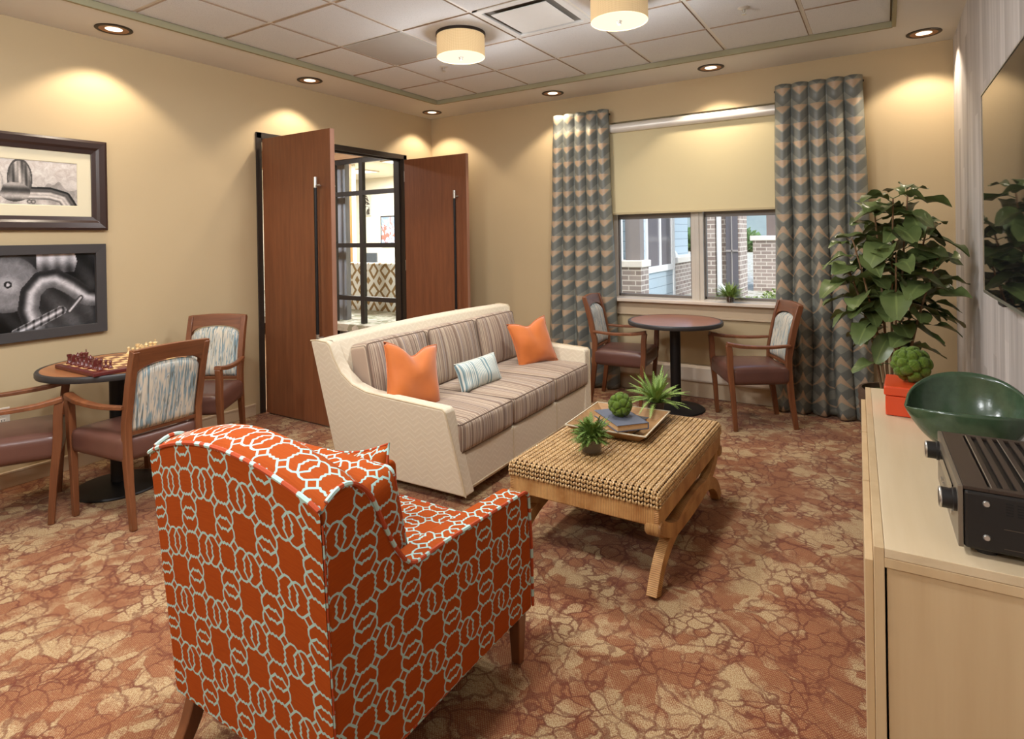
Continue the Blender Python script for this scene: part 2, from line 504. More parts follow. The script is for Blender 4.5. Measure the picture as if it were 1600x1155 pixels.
def m_stripe():
    t = NT('striped sofa fabric'); y = t.sep(t.tc('Object'))[1]
    a = t.noise(y, 26, 1, 0.5, dims='1D'); b = t.noise(y, 95, 0, 0.5, dims='1D'); c = t.noise(t.math('ADD', y, 7.3), 160, 0, 0.5, dims='1D')
    col = t.ramp(a, [(0.0, S(112, 86, 70)), (0.40, S(128, 104, 88)), (0.46, S(150, 126, 108)), (0.52, S(172, 152, 130)), (0.57, S(138, 122, 118)), (0.63, S(160, 136, 112)), (0.75, S(118, 92, 76))], 'CONSTANT')
    col = t.mix(t.math('MULTIPLY', t.step(b, 0.58, 0.61), 0.7), col, S(196, 180, 156))
    col = t.mix(t.math('MULTIPLY', t.step(c, 0.63, 0.66), 0.8), col, S(80, 62, 56))
    w = t.noise(t.tc('Object'), 330, 1)
    col = t.mix(t.math('MULTIPLY', w, 0.25), col, S(190, 172, 150))
    return t.bsdf(col, 0.8, t.bump(w, 0.25, 0.0015), sheen=0.15)
STRIPE = m_stripe()
WELT = plain('brown welt cord', S(112, 92, 78), 0.8)

def m_velvet(name, c, c2):
    t = NT(name); n = t.noise(t.tc('Object'), 9, 3)
    return t.bsdf(t.mix(n, c, c2), 0.7, t.bump(t.noise(t.tc('Object'), 400, 1), 0.15, 0.001), sheen=0.4)
ORANGE = m_velvet('orange velvet', S(178, 88, 24), S(200, 110, 38))
def m_teal():
    t = NT('pale teal pinstripe'); x = t.sep(t.tc('UV'))[0]
    s = t.wave(t.comb(x, 0, 0), 22, 0, 0, 1, 'X'); s2 = t.noise(x, 60, 0, dims='1D')
    col = t.mix(t.step(s, 0.55, 0.75), S(214, 212, 200), S(140, 168, 172))
    col = t.mix(t.step(s2, 0.6, 0.64), col, S(116, 140, 146))
    return t.bsdf(col, 0.8, t.bump(t.noise(t.tc('Object'), 300, 1), 0.2, 0.001), sheen=0.2)
TEAL = m_teal()

def m_lattice():
    """orange upholstery printed with a pale aqua interlaced lattice; UV in metres"""
    t = NT('orange lattice upholstery'); P = 0.168
    u = t.sep(t.tc('UV'))
    wob = t.noise(t.tc('UV'), 28, 1)
    us = t.math('DIVIDE', u[0], P); vs = t.math('DIVIDE', t.math('ADD', u[1], 0.03), P)
    # brick-less square repeat folded to one eighth
    fu = t.math('PINGPONG', us, 0.5); fv = t.math('PINGPONG', vs, 0.5)
    a = t.math('MAXIMUM', fu, fv); b = t.math('MINIMUM', fu, fv)
    p = t.comb(a, b, 0)
    segs = [((.190, 0), (.212, .040)), ((.212, .040), (.186, .085)), ((.186, .085), (.210, .110)), ((.210, .110), (.310, .210)), ((.310, .210), (.260, .260)), ((.210, .110), (.160, .160)),
            ((.415, 0), (.430, .040)), ((.430, .040), (.400, .078)), ((.400, .078), (.442, .125)), ((.442, .125), (.5, .205)),
            ((.310, .210), (.350, .236)), ((.350, .236), (.43, .236)), ((.43, .236), (.5, .192))]
    d = None
    for A, B in segs:
        ab = (B[0] - A[0], B[1] - A[1]); L2 = ab[0] ** 2 + ab[1] ** 2
        pa = t.vm('SUBTRACT', p, (A[0], A[1], 0))
        h = t.math('MULTIPLY', t.vm('DOT_PRODUCT', pa, (ab[0], ab[1], 0)), 1.0 / L2, clamp=True)
        dd = t.vm('LENGTH', t.vm('SUBTRACT', pa, t.vm('SCALE', (ab[0], ab[1], 0), sc_=h)))
        d = dd if d is None else t.math('MINIMUM', d, dd)
    d = t.math('ADD', d, t.math('MULTIPLY', t.math('SUBTRACT', wob, 0.5), 0.008))
    line = t.math('SUBTRACT', 1.0, t.step(d, 0.0145, 0.0200))
    slub = t.noise(t.map(t.tc('UV'), (12, 160, 1)), 1.6, 3, 0.6)
    org = t.mix(slub, S(140, 56, 14), S(162, 74, 22))
    col = t.mix(line, org, t.mix(slub, S(148, 180, 172), S(170, 200, 192)))
    return t.bsdf(col, 0.8, t.bump(t.math('ADD', slub, line), 0.2, 0.0012), spec=0.12)
LATTICE = m_lattice()
def m_latwelt():
    t = NT('lattice welt cord'); u = t.sep(t.tc('UV'))
    s = t.step(t.noise(u[1], 22, 1, dims='1D'), 0.52, 0.56)
    return t.bsdf(t.mix(s, S(164, 62, 22), S(166, 196, 188)), 0.8)
LATWELT = m_latwelt()

def m_curtain(name, flip):
    t = NT(name); u = t.sep(t.tc('UV')); P = 0.150
    c = t.math('PINGPONG', u[0], 0.5)                 # 0 in the grooves, .5 on the lobes
    c = t.math('SUBTRACT', 1.0, t.math('MULTIPLY', c, 2.0))
    c = t.math('POWER', c, 1.2)
    ph = t.math('FRACT', t.math('DIVIDE', u[1], P))
    down = t.math('GREATER_THAN', ph, t.math('ADD', 0.58, t.math('MULTIPLY', c, 0.50)))
    up = t.math('LESS_THAN', t.math('FRACT', t.math('ADD', t.math('DIVIDE', u[1], P), t.math('MULTIPLY', c, 0.5))), t.math('ADD', 0.08, t.math('MULTIPLY', t.math('POWER', t.math('SUBTRACT', 1.0, c), 2.2), 0.34)))
    sel = t.math('LESS_THAN', u[1], flip)
    tan = t.math('ADD', t.math('MULTIPLY', sel, up), t.math('MULTIPLY', t.math('SUBTRACT', 1.0, sel), down))
    br = t.noise(t.map(t.tc('UV'), (1.5, 28, 1)), 5, 3, 0.6, 1.0)
    tone = t.math('FRACT', t.math('ADD', t.math('DIVIDE', u[1], P), t.math('MULTIPLY', c, -0.46)))
    grey = t.mix(t.step(tone, 0.5, 0.56), S(106, 108, 102), S(138, 138, 126))
    grey = t.mix(t.math('MULTIPLY', br, 0.5), grey, S(90, 92, 90))
    tn = t.mix(br, S(158, 134, 110), S(178, 154, 128))
    col = t.mix(tan, grey, tn)
    return t.bsdf(col, 0.42, t.bump(t.noise(t.tc('Object'), 150, 2), 0.1, 0.001))
CURT_L = m_curtain('leaf print curtain cloth', -1.0)
CURT_R = m_curtain('leaf print drape cloth', 1.55)

def m_wicker():
    t = NT('seagrass rope'); p = t.tc('Object'); n = t.noise(p, 22, 3, 0.6); n2 = t.noise(p, 120, 2)
    col = t.ramp(t.math('ADD', t.math('MULTIPLY', n, .6), t.math('MULTIPLY', n2, .4)), [(0.3, S(146, 108, 64)), (0.7, S(200, 164, 112))])
    return t.bsdf(col, 0.36, t.bump(n2, 0.3, 0.002), coat=.35)
ROPE = m_wicker()
def m_wrap():
    t = NT('wrapped rattan strip'); u = t.sep(t.tc('UV'))
    w = t.wave(t.comb(0, u[1], 0), 42, 0.4, 1, 2, 'Y'); n = t.noise(t.tc('Object'), 18, 3, 0.6)
    blk = t.noise(u[1], 9, 0, dims='1D')
    f = t.math('ADD', t.math('MULTIPLY', n, .5), t.math('MULTIPLY', blk, .5))
    col = t.ramp(f, [(0.3, S(150, 98, 50)), (0.7, S(202, 156, 98))])
    col = t.mix(t.math('MULTIPLY', t.math('SUBTRACT', 1.0, t.step(w, 0.05, 0.35)), 0.6), col, S(96, 60, 30))
    return t.bsdf(col, 0.5, t.bump(w, 0.5, 0.003))
WRAP = m_wrap()
GAPM = plain('weave gap shade colour', S(62, 40, 24), 0.9)  # dark core colour paints the shadow in the weave gaps

def m_leaf(name, a, b, rough=0.4):
    t = NT(name); n = t.noise(t.tc('Object'), 7, 2)
    g = t.sep(t.tc('UV'))
    vein = t.math('SUBTRACT', 1.0, t.step(t.math('ABSOLUTE', t.math('SUBTRACT', g[0], 0.5)), 0.0, 0.06))
    col = t.mix(n, a, b)
    col = t.mix(t.math('MULTIPLY', vein, 0.5), col, (b[0] * 1.5, b[1] * 1.4, b[2] * 1.5, 1))
    return t.bsdf(col, rough, t.bump(t.noise(t.tc('Object'), 40, 1), 0.15, 0.003))
FIG = m_leaf('fig leaf', S(56, 70, 38), S(108, 122, 70), 0.34)
FERN = m_leaf('fern green', S(66, 92, 36), S(124, 150, 66), 0.5)
FERN2 = m_leaf('palm fern green', S(92, 124, 52), S(158, 180, 96), 0.5)
STEMM = plain('plant stem bark', S(142, 110, 78), 0.8, noise=0.3)
def m_moss():
    t = NT('moss'); p = t.tc('Object'); n = t.noise(p, 60, 4, 0.7)
    return t.bsdf(t.mix(n, S(44, 66, 10), S(112, 138, 30)), 0.95, t.bump(t.noise(p, 200, 3, 0.7), 0.8, 0.01), sheen=0.08)
MOSS = m_moss()
SOIL = plain('dark soil', S(58, 46, 36), 0.95, noise=0.4, nscale=80)
def m_glass(name, tint=(1, 1, 1, 1), gloss=0.10, rough=0.0):
    t = NT(name)
    tr = t.n('ShaderNodeBsdfTransparent'); tr.inputs[0].default_value = tint
    gl = t.n('ShaderNodeBsdfGlossy'); gl.inputs['Roughness'].default_value = rough
    ge = t.n('ShaderNodeNewGeometry')
    c = t.math('ABSOLUTE', t.vm('DOT_PRODUCT', ge.outputs['Normal'], ge.outputs['Incoming']))
    fac = t.math('ADD', gloss, t.math('MULTIPLY', t.math('POWER', t.math('SUBTRACT', 1.0, c), 5.0), 0.8))
    mx = t.n('ShaderNodeMixShader'); t.put(mx.inputs[0], fac)
    t.t.links.new(tr.outputs[0], mx.inputs[1]); t.t.links.new(gl.outputs[0], mx.inputs[2]); t.t.links.new(mx.outputs[0], t.out.inputs[0])
    return t.m
PANE = m_glass('window glass', (0.96, 0.98, 0.98, 1), 0.03)
CUPG = m_glass('cup glass', (0.86, 0.84, 0.80, 1), 0.10)
def m_emit(name, c, s):
    t = NT(name); e = t.n('ShaderNodeEmission'); e.inputs[0].default_value = c; e.inputs[1].default_value = s
    t.t.links.new(e.outputs[0], t.out.inputs[0]); return t.m
def m_vcol(name, rough=0.35, coat=0.0):
    t = NT(name); a = t.n('ShaderNodeAttribute', attribute_name='ink')
    n = t.noise(t.tc('Object'), 24, 5, 0.75, 0.8)
    return t.bsdf(t.mix(0.75, a.outputs['Color'], n, 'OVERLAY'), rough, coat=coat, spec=0.3)
PRINT = m_vcol('printed photograph', 0.3)
# ------------------------------------------------------------------ room shell
def wall(name, boxes, mat, label, **kw):
    m = M()
    for b in boxes: m.bb(*b)
    o = struct(m.ob(name, mat, smooth=0, **kw)); tag(o, label, 'wall'); return o
DY0, DY1, DZ = 3.172, 5.08, 2.447      # door opening in the wall
WX0, WX1, WZ0, WZ1 = -2.31, -0.75, 0.86, 2.62
wall('wall_left', [(XL - .14, XL, YF, DY0, 0, 3.1), (XL - .14, XL, DY1, YB, 0, 3.1), (XL - .14, XL, DY0, DY1, DZ, 3.1)], WALL, 'tan painted wall with framed prints and the open double doors')
wall('wall_back', [(XL - .14, WX0, YB, YB + .2, 0, 3.1), (WX1, XR + .14, YB, YB + .2, 0, 3.1), (WX0, WX1, YB, YB + .2, 0, WZ0), (WX0, WX1, YB, YB + .2, WZ1, 3.1)], WALL, 'tan painted wall holding the curtained window')
def m_paper():
    t = NT('grey brushed plank wallcovering'); p = t.tc('Object')
    a = t.noise(t.map(p, (1, 1, 0.05)), 34, 3, 0.6, 0.2); b = t.noise(t.map(p, (1, 1, 0.02)), 9, 1)
    s = t.sep(p); pl = t.math('FLOOR', t.math('MULTIPLY', s[1], 9.0))
    pz = t.math('FLOOR', t.math('ADD', t.math('MULTIPLY', s[2], 0.9), t.math('MULTIPLY', pl, 0.37)))
    k = t.n('ShaderNodeTexWhiteNoise', noise_dimensions='2D'); t.put(k.inputs[0], t.comb(pl, pz, 0))
    f = t.math('ADD', t.math('MULTIPLY', a, .6), t.math('MULTIPLY', k.outputs[0], .35))
    col = t.ramp(f, [(0.2, S(150, 144, 140)), (0.5, S(184, 178, 174)), (0.8, S(206, 200, 196))])
    return t.bsdf(col, 0.5, t.bump(a, 0.1, 0.002), spec=0.3)
wall('wall_right', [(XR, XR + .14, YF, YB, 0, 3.1)], m_paper(), 'grey streaked plank wallcovering on the television side')
wall('wall_front', [(XL - .14, XR + .14, YF - .14, YF, 0, 3.1)], WALL, 'tan painted wall facing the window')
m = M(); m.bb(XL - .05, XR + .1, YF - .1, YB + .1, -.05, 0)
tag(struct(m.ob('floor', CARPET, smooth=0)), 'rust and taupe patterned carpet', 'floor')

# soffit ring and recessed tile field
TX0, TX1, TY0, TY1 = -4.03, 0.068, -1.75, 4.945
m = M()
for b in ((XL - .1, TX0, YF, YB + .05), (TX1, XR + .1, YF, YB + .05), (TX0, TX1, TY1, YB + .05), (TX0, TX1, YF, TY0)):
    m.bb(*b, ZC, ZC + .12)
tag(struct(m.ob('ceiling_soffit', SOFFIT, smooth=0)), 'painted soffit border around the tiled ceiling field', 'ceiling')
m = M(); e = .004
for b in ((TX0 - .02, TX0 + e, TY0, TY1), (TX1 - e, TX1 + .02, TY0, TY1), (TX0, TX1, TY1 - e, TY1 + .02), (TX0, TX1, TY0 - .02, TY0 + e)):
    m.bb(*b, ZC - .004, ZT + .004)
tag(struct(m.ob('trim_1', FASCIA, smooth=0)), 'sage grey fascia strip edging the recessed ceiling', 'trim')
gx = [-3.487 + .6085 * k for k in range(-1, 8)]; gy = [3.135 + .6085 * k for k in range(-9, 4)]
gx[0] = TX0; gx = [x for x in gx if x < TX1 - .08] + [TX1]; gy = [TY0] + [y for y in gy if TY0 + .1 < y < TY1 - .05] + [TY1]
cellx = lambda x: max(i for i in range(len(gx)) if gx[i] <= x)
celly = lambda y: max(i for i in range(len(gy)) if gy[i] <= y)
VENT_C = (cellx(-1.96), celly(3.44)); GREY_C = (cellx(-3.2), celly(3.44))
m = M(); g = .010
for i in range(len(gx) - 1):
    for j in range(len(gy) - 1):
        if (i, j) in (VENT_C, GREY_C): continue
        x0, x1, y0, y1 = gx[i] + g, gx[i + 1] - g, gy[j] + g, gy[j + 1] - g
        k = .006
        vs = [(x0 + k, y0 + k, ZT), (x1 - k, y0 + k, ZT), (x1 - k, y1 - k, ZT), (x0 + k, y1 - k, ZT),
              (x0, y0, ZT + .009), (x1, y0, ZT + .009), (x1, y1, ZT + .009), (x0, y1, ZT + .009)]
        m.add(vs, [(0, 1, 2, 3)], mi=0)
        m.add(vs, [(0, 4, 5, 1), (1, 5, 6, 2), (2, 6, 7, 3), (3, 7, 4, 0)], mi=1)
o = m.ob('ceiling', [TILE, SLOT], smooth=0); tag(struct(o), 'white acoustic tiles of the recessed ceiling', 'ceiling')
m = M()
for x in gx[1:-1]: m.bb(x - .012, x + .012, TY0, TY1, ZT + .007, ZT + .03)
for y in gy[1:-1]: m.bb(TX0, TX1, y - .012, y + .012, ZT + .0075, ZT + .03)
m.bb(TX0 - .1, TX1 + .1, TY0 - .1, TY1 + .1, ZT + .03, ZT + .06)
tag(struct(m.ob('ceiling_grid', GRIDM, smooth=0)), 'white metal grid between the ceiling tiles', 'ceiling')

# supply diffuser and grey grille tile
x0, x1, y0, y1 = gx[VENT_C[0]], gx[VENT_C[0] + 1], gy[VENT_C[1]], gy[VENT_C[1] + 1]
cx, cy = (x0 + x1) / 2, (y0 + y1) / 2
vt = thing('ceiling_vent', 'white square plaque air diffuser set in the ceiling tiles between two drum lights', 'vent', (cx, cy, ZT))
m = M(); w = .295
m.bb(-w, w, -w, w, .012, .03); m.ob('backing', VENTD, vt, smooth=0)
m = M()
for s in (-1, 1):
    m.bb(-w, w, s * w, s * (w - .045), -.006, .012); m.bb(s * w, s * (w - .045), -w, w, -.0055, .012)
m.ob('frame', VENTM, vt, smooth=0, bevel=.003)
m = M(); m.bb(-.205, .205, -.205, .205, -.012, -.004); m.bb(-.03, .03, -.03, .03, -.004, .014); m.ob('plaque', VENTM, vt, smooth=0, bevel=.004)
x0, x1 = gx[GREY_C[0]], gx[GREY_C[0] + 1]
m = M(); m.bb(x0 + .012, x1 - .012, y0 + .012, y1 - .012, ZT - .001, ZT + .02)
tag(m.ob('ceiling_panel', GREYTILE, smooth=0, bevel=.003), 'plain grey square panel among the white ceiling tiles', 'panel')

# baseboards
m = M(); m.bb(XL, XL + .014, YF, DY0 - .05, 0, .085); m.bb(XL, XL + .02, YF, DY0 - .05, .085, .10)
tag(struct(m.ob('baseboard_left', TRIM, smooth=0, bevel=.003)), 'low tan baseboard under the framed prints', 'baseboard')
m = M(); m.bb(XL, XL + .014, DY1 + .05, YB, 0, .10); m.bb(XL, -2.24, YB - .014, YB, 0, .10); m.bb(-.74, XR, YB - .014, YB, 0, .10)
tag(struct(m.ob('baseboard_back', TRIM, smooth=0, bevel=.003)), 'low tan baseboard along the window wall', 'baseboard')
m = M(); m.bb(XR - .014, XR, YF, YB - .02, 0, .10)
tag(struct(m.ob('baseboard_right', TRIM, smooth=0, bevel=.003)), 'low tan baseboard under the wallcovering', 'baseboard')

# heater under the window
t = thing('baseboard_heater', 'long tan baseboard heater under the window sill', 'heater', (-1.5, YB, 0))
m = M(); m.prism([(0, .15), (-.075, .15), (-.082, .165), (-.070, .27), (-.05, .29), (0, .29)], -.735, .735, lambda a, b, c: (c, a - .001, b)); m.ob('cover', SILLP, t, smooth=30)
m = M(); m.bb(-.735, .735, -.035, -.001, .0, .15); m.ob('base_panel', TRIM, t, smooth=0)

# door frame, leaves
m = M(); j = .05; D0, D1 = XL - .15, XL + .012
m.bb(D0, D1, DY0 - .002, DY0 + j, 0, DZ); m.bb(D0, D1, DY1 - j, DY1 + .002, 0, DZ); m.bb(D0, D1, DY0, DY1, DZ - j, DZ + .002)
m.bb(XL - .09, XL - .05, DY0 + j, DY0 + j + .016, 0, DZ - j); m.bb(XL - .09, XL - .05, DY1 - j - .016, DY1 - j, 0, DZ - j); m.bb(XL - .09, XL - .05, DY0 + j, DY1 - j, DZ - j - .016, DZ - j)
tag(struct(m.ob('trim_2', DARKBR, smooth=0, bevel=.002)), 'dark bronze metal frame around the double doors', 'trim')
def leaf(name, y, hx, wid, label):
    o = M(); o.bb(0, wid, 0, .045, .012, DZ - j - .012)
    o = o.ob(name, DOORW, smooth=0, bevel=.002); o.location = (hx, y, 0); tag(struct(o), label, 'door')
    e = M(); e.bb(wid - .0005, wid + .0012, .001, .044, .014, DZ - j - .014); e.ob('edge_band', DOOREDGE, o, smooth=0)
    for side, yy in (('front', -.055), ('back', .1)):
        h = M(); x = wid - .115
        h.tube([(x, yy, .75), (x, yy, 1.915)], .013, 10); h.ob('pull_handle', BLACKM, o)
        h = M(); h.tube([(x, yy, 1.915), (x, yy, 2.0)], .0145, 10); h.tube([(x, yy, .665), (x, yy, .75)], .0145, 10)
        for z in (1.935, .72): h.tube([(x, yy, z), (x + .0, 0 if yy < 0 else .045, z)], .007, 8); h.tube([(x, yy, z), (x + .05, yy, z)], .006, 8)
        h.ob('handle_end', STEEL, o)['label'] = 'brushed steel handle end'
    for z in (.25, 1.2, 2.2):
        h = M(); h.cyl(.009, z - .06, z + .06, 10, (-.012, .022 if y < 4 else .022, 0)); h.bb(-.012, .001, .012, .034, z - .055, z + .055); h.ob('hinge', STEEL, o)
    return o
leaf('door_1', 3.200, XL + .05, .86, 'mahogany door leaf standing open nearest the framed prints')
leaf('door_2', 4.995, XL + .05, .86, 'mahogany door leaf standing open behind the sofa')

# window
win = bpy.data.objects.new('window_1', None); COL.objects.link(win); win.location = (0, YB, 0); tag(struct(win), 'two sash window between the curtains', 'window')
m = M(); Y0, Y1 = .07, .17
m.bb(-1.532, -1.418, Y0 - .02, Y1, WZ0, WZ1); m.bb(-1.495, -1.455, Y0 - .03, Y0, WZ0, WZ1)
m.bb(WX0, WX0 + .04, Y0, Y1, WZ0, WZ1); m.bb(WX1 - .04, WX1, Y0, Y1, WZ0, WZ1); m.bb(WX0, WX1, Y0, Y1, WZ1 - .05, WZ1); m.bb(WX0, WX1, Y0, Y1, WZ0, WZ0 + .03)
m.ob('frame', plain('window frame paint', S(198, 190, 178), 0.4), win, smooth=0, bevel=.004)
RAIL = plain('sash aluminium', S(120, 112, 106), 0.4, 0.2)
for a, b in ((WX0 + .04, -1.532), (-1.418, WX1 - .04)):
    m = M(); s = .016
    m.bb(a, b, Y0 + .02, Y0 + .06, 1.655, 1.705); m.bb(a, b, Y0 + .02, Y0 + .06, WZ0 + .03, WZ0 + .055); m.bb(a, a + s, Y0 + .02, Y0 + .06, WZ0 + .03, 1.68); m.bb(b - s, b, Y0 + .02, Y0 + .06, WZ0 + .03, 1.68)
    m.bb(a, a + s, Y0 + .05, Y0 + .09, 1.68, WZ1 - .05); m.bb(b - s, b, Y0 + .05, Y0 + .09, 1.68, WZ1 - .05)
    sa = m.ob('sash', RAIL, win, smooth=0, bevel=.002)
    m = M(); m.bb(a, b, Y0 + .038, Y0 + .042, WZ0 + .03, 1.68); m.ob('pane', PANE, sa, smooth=0)
    m = M(); m.bb(a, b, Y0 + .068, Y0 + .072, 1.70, WZ1 - .05); m.ob('pane', PANE, sa, smooth=0)
m = M(); m.bb(WX0 - .02, WX1 + .02, YB - .085, YB + .09, .853, .883)
tag(struct(m.ob('trim_3', SILLP, smooth=0, bevel=.006)), 'pale window sill board', 'sill')
m = M(); m.bb(WX0, WX1, YB - .018, YB, .735, .853); m.bb(WX0, WX1, YB - .028, YB, .722, .737)
tag(struct(m.ob('trim_4', TRIM, smooth=0, bevel=.003)), 'tan apron board under the window sill', 'trim')

# roller shade
sh = thing('roller_shade', 'tan roller shade pulled halfway down over the window', 'blind', (-1.53, YB, 1.70))
m = M(); m.prism(arc(0, .85, .040, .044, 0, 360, 20)[:-1], -.775, .775, lambda a, b, c: (c, a - .042, b)); m.ob('cassette', plain('white shade cassette', S(228, 224, 216), 0.35, 0.2), sh, smooth=50)
m = M(); m.bb(-.765, .765, -.030, -.0285, .02, .83); m.ob('cloth', plain('tan shade cloth', S(206, 192, 152), 0.8, noise=0.03, nscale=400), sh, smooth=0)
m = M(); m.bb(-.765, .765, -.036, -.022, 0, .022); m.ob('hem_bar', plain('tan hem bar', S(186, 170, 132), 0.6), sh, smooth=0, bevel=.003)

# wall outlet
ot = thing('wall_outlet', 'white double wall outlet low under the lower framed print', 'outlet', (XL, 1.40, .44), 0)
m = M(); m.bb(.0005, .006, -.036, .036, -.058, .058); m.ob('cover_plate', plain('outlet plate', S(222, 214, 200), 0.4), ot, smooth=0, bevel=.003)
for z in (-.021, .021):
    m = M(); m.bb(.004, .009, -.017, .017, z - .014, z + .014); so = m.ob('socket', plain('outlet socket', S(232, 226, 214), 0.35), ot, smooth=0, bevel=.003)
    m = M(); m.bb(.008, .0095, -.008, -.005, z - .004, z + .007); m.bb(.008, .0095, .005, .008, z - .004, z + .007); m.ob('slot', BLACKE, so, smooth=0)

# ------------------------------------------------------------------ lamps of the room, seen and assumed
LENS = m_emit('downlight lens glow', (1.0, 0.80, 0.58, 1), 3.2)
CONE = plain('downlight reflector', S(176, 130, 92), 0.3, 0.6)
RING = plain('dark bronze trim ring', S(48, 38, 30), 0.4, 0.4)
DL = [(-4.33, 1.94, 'above the framed prints'), (-4.33, 3.53, 'above the door leaf nearest the prints'), (-4.33, 5.22, 'at the corner beyond the double doors'),
      (-2.785, 5.235, 'above the curtain beside the sofa'), (-1.245, 5.235, 'above the roller shade'), (0.262, 5.235, 'at the corner above the fig plant'),
      (-4.33, 0.35, None), (-4.33, -1.2, None)]  # last two downlights are unseen, assumed for general light
for i, (x, y, where) in enumerate(DL):
    d = thing('downlight', 'recessed bronze ringed downlight ' + (where or 'assumed and out of view'), 'downlight', (x, y, ZC), 0, 'recessed downlights in the soffit')
    m = M(); m.lathe([(.086, .001), (.108, .001), (.110, -.004), (.104, -.008), (.088, -.008), (.084, -.004)], 32, close=True); m.ob('trim_ring', RING, d)
    m = M(); m.lathe([(.087, -.006), (.070, -.0042), (.050, -.0030)], 32); m.f = [f for f in m.f if len(f) == 4]; m.uv = [None] * len(m.f); m.mi = [0] * len(m.f); m.ob('reflector', CONE, d)
    m = M(); m.lathe([(0, -.0042), (.030, -.0042), (.050, -.0030), (.050, -.001)], 32); m.ob('lens', LENS, d)
    l = lamp('downlight_lamp', 'SPOT', (x, y, ZC - .012), 66, WARM, spot_size=R_(112), spot_blend=.35, shadow_soft_size=.05)
# the soffit needs no holes: the cans sit flush below it
SHADE = None
def m_shade():
    t = NT('woven drum shade glow'); p = t.tc('Object'); s = t.sep(p)
    an = t.math('ARCTAN2', s[1], s[0])
    a = t.math('MULTIPLY', t.math('ADD', t.math('SINE', t.math('MULTIPLY', an, 150.0)), t.math('SINE', t.math('MULTIPLY', s[2], 1100.0))), 0.25)
    f = t.math('ADD', a, 0.5)
    col = t.mix(f, S(186, 150, 98), S(226, 200, 154))
    return t.bsdf(col, 0.8, emis=t.mix(f, (0.62, 0.42, 0.20, 1), (1.0, 0.78, 0.48, 1)), estr=0.42)
SHADE = m_shade(); DIFF = m_emit('drum diffuser glow', (1.0, 0.86, 0.66, 1), 1.35)
for i, (x, y, where) in enumerate([(-2.56, 3.42, 'further from the television'), (-1.345, 3.40, 'nearer the television wall'), (-2.56, .98, 'assumed and out of view'), (-1.345, .98, 'assumed and out of view'), (-2.56, -1.1, 'assumed and out of view'), (-1.345, -1.1, 'assumed and out of view')]):  # last four drums are unseen, assumed and added for general light
    d = thing('drum_light', 'woven drum ceiling light with glowing white diffuser, ' + where, 'ceiling light', (x, y, ZT), 0, 'drum lights on the tiled ceiling')
    m = M(); m.cyl(.178, -.02, .0, 48); m.ob('canopy_ring', RING, d)
    m = M(); m.lathe([(.172, -.02), (.172, -.172), (.168, -.172), (.168, -.02)], 48, close=True); m.ob('lamp_shade', SHADE, d)
    m = M(); m.cyl(.167, -.168, -.163, 48); m.ob('diffuser', DIFF, d)
    m = M(); m.lathe([(0, -.190), (.010, -.190), (.014, -.184), (.014, -.176), (.018, -.170), (.018, -.168)], 20); m.ob('finial', STEEL, d)
    lamp('drum_lamp', 'AREA', (x, y, ZT - .195), 22 if y > 2 else 28, WARM2, shape='DISK', size=.30)
    lamp('drum_fill_point', 'POINT', (x, y, ZT - .30), 16 if y > 2 else 46, WARM2 if y > 2 else (.90, .96, 1.0), shadow_soft_size=.12)  # fill points added below the drums to brighten the ceiling
for x, y, wh in ((-3.17, 3.99, 'near the drum light further from the television'), (-.755, 4.08, 'near the soffit above the fig plant')):
    d = thing('sprinkler', 'small chrome fire sprinkler head ' + wh, 'sprinkler', (x, y, ZT), 0, 'sprinkler heads')
    m = M(); m.lathe([(0, -.012), (.022, -.010), (.038, -.002), (.038, .001)], 20); m.ob('escutcheon', plain('sprinkler plate', S(206, 200, 190), .35, .4), d)
    m = M(); m.cyl(.006, -.03, -.008, 10); m.tube([(-.012, 0, -.012), (-.011, 0, -.032), (0, 0, -.042), (.011, 0, -.032), (.012, 0, -.012)], .0025, 6); m.cyl(.014, -.045, -.042, 14); m.ob('head', STEEL, d)
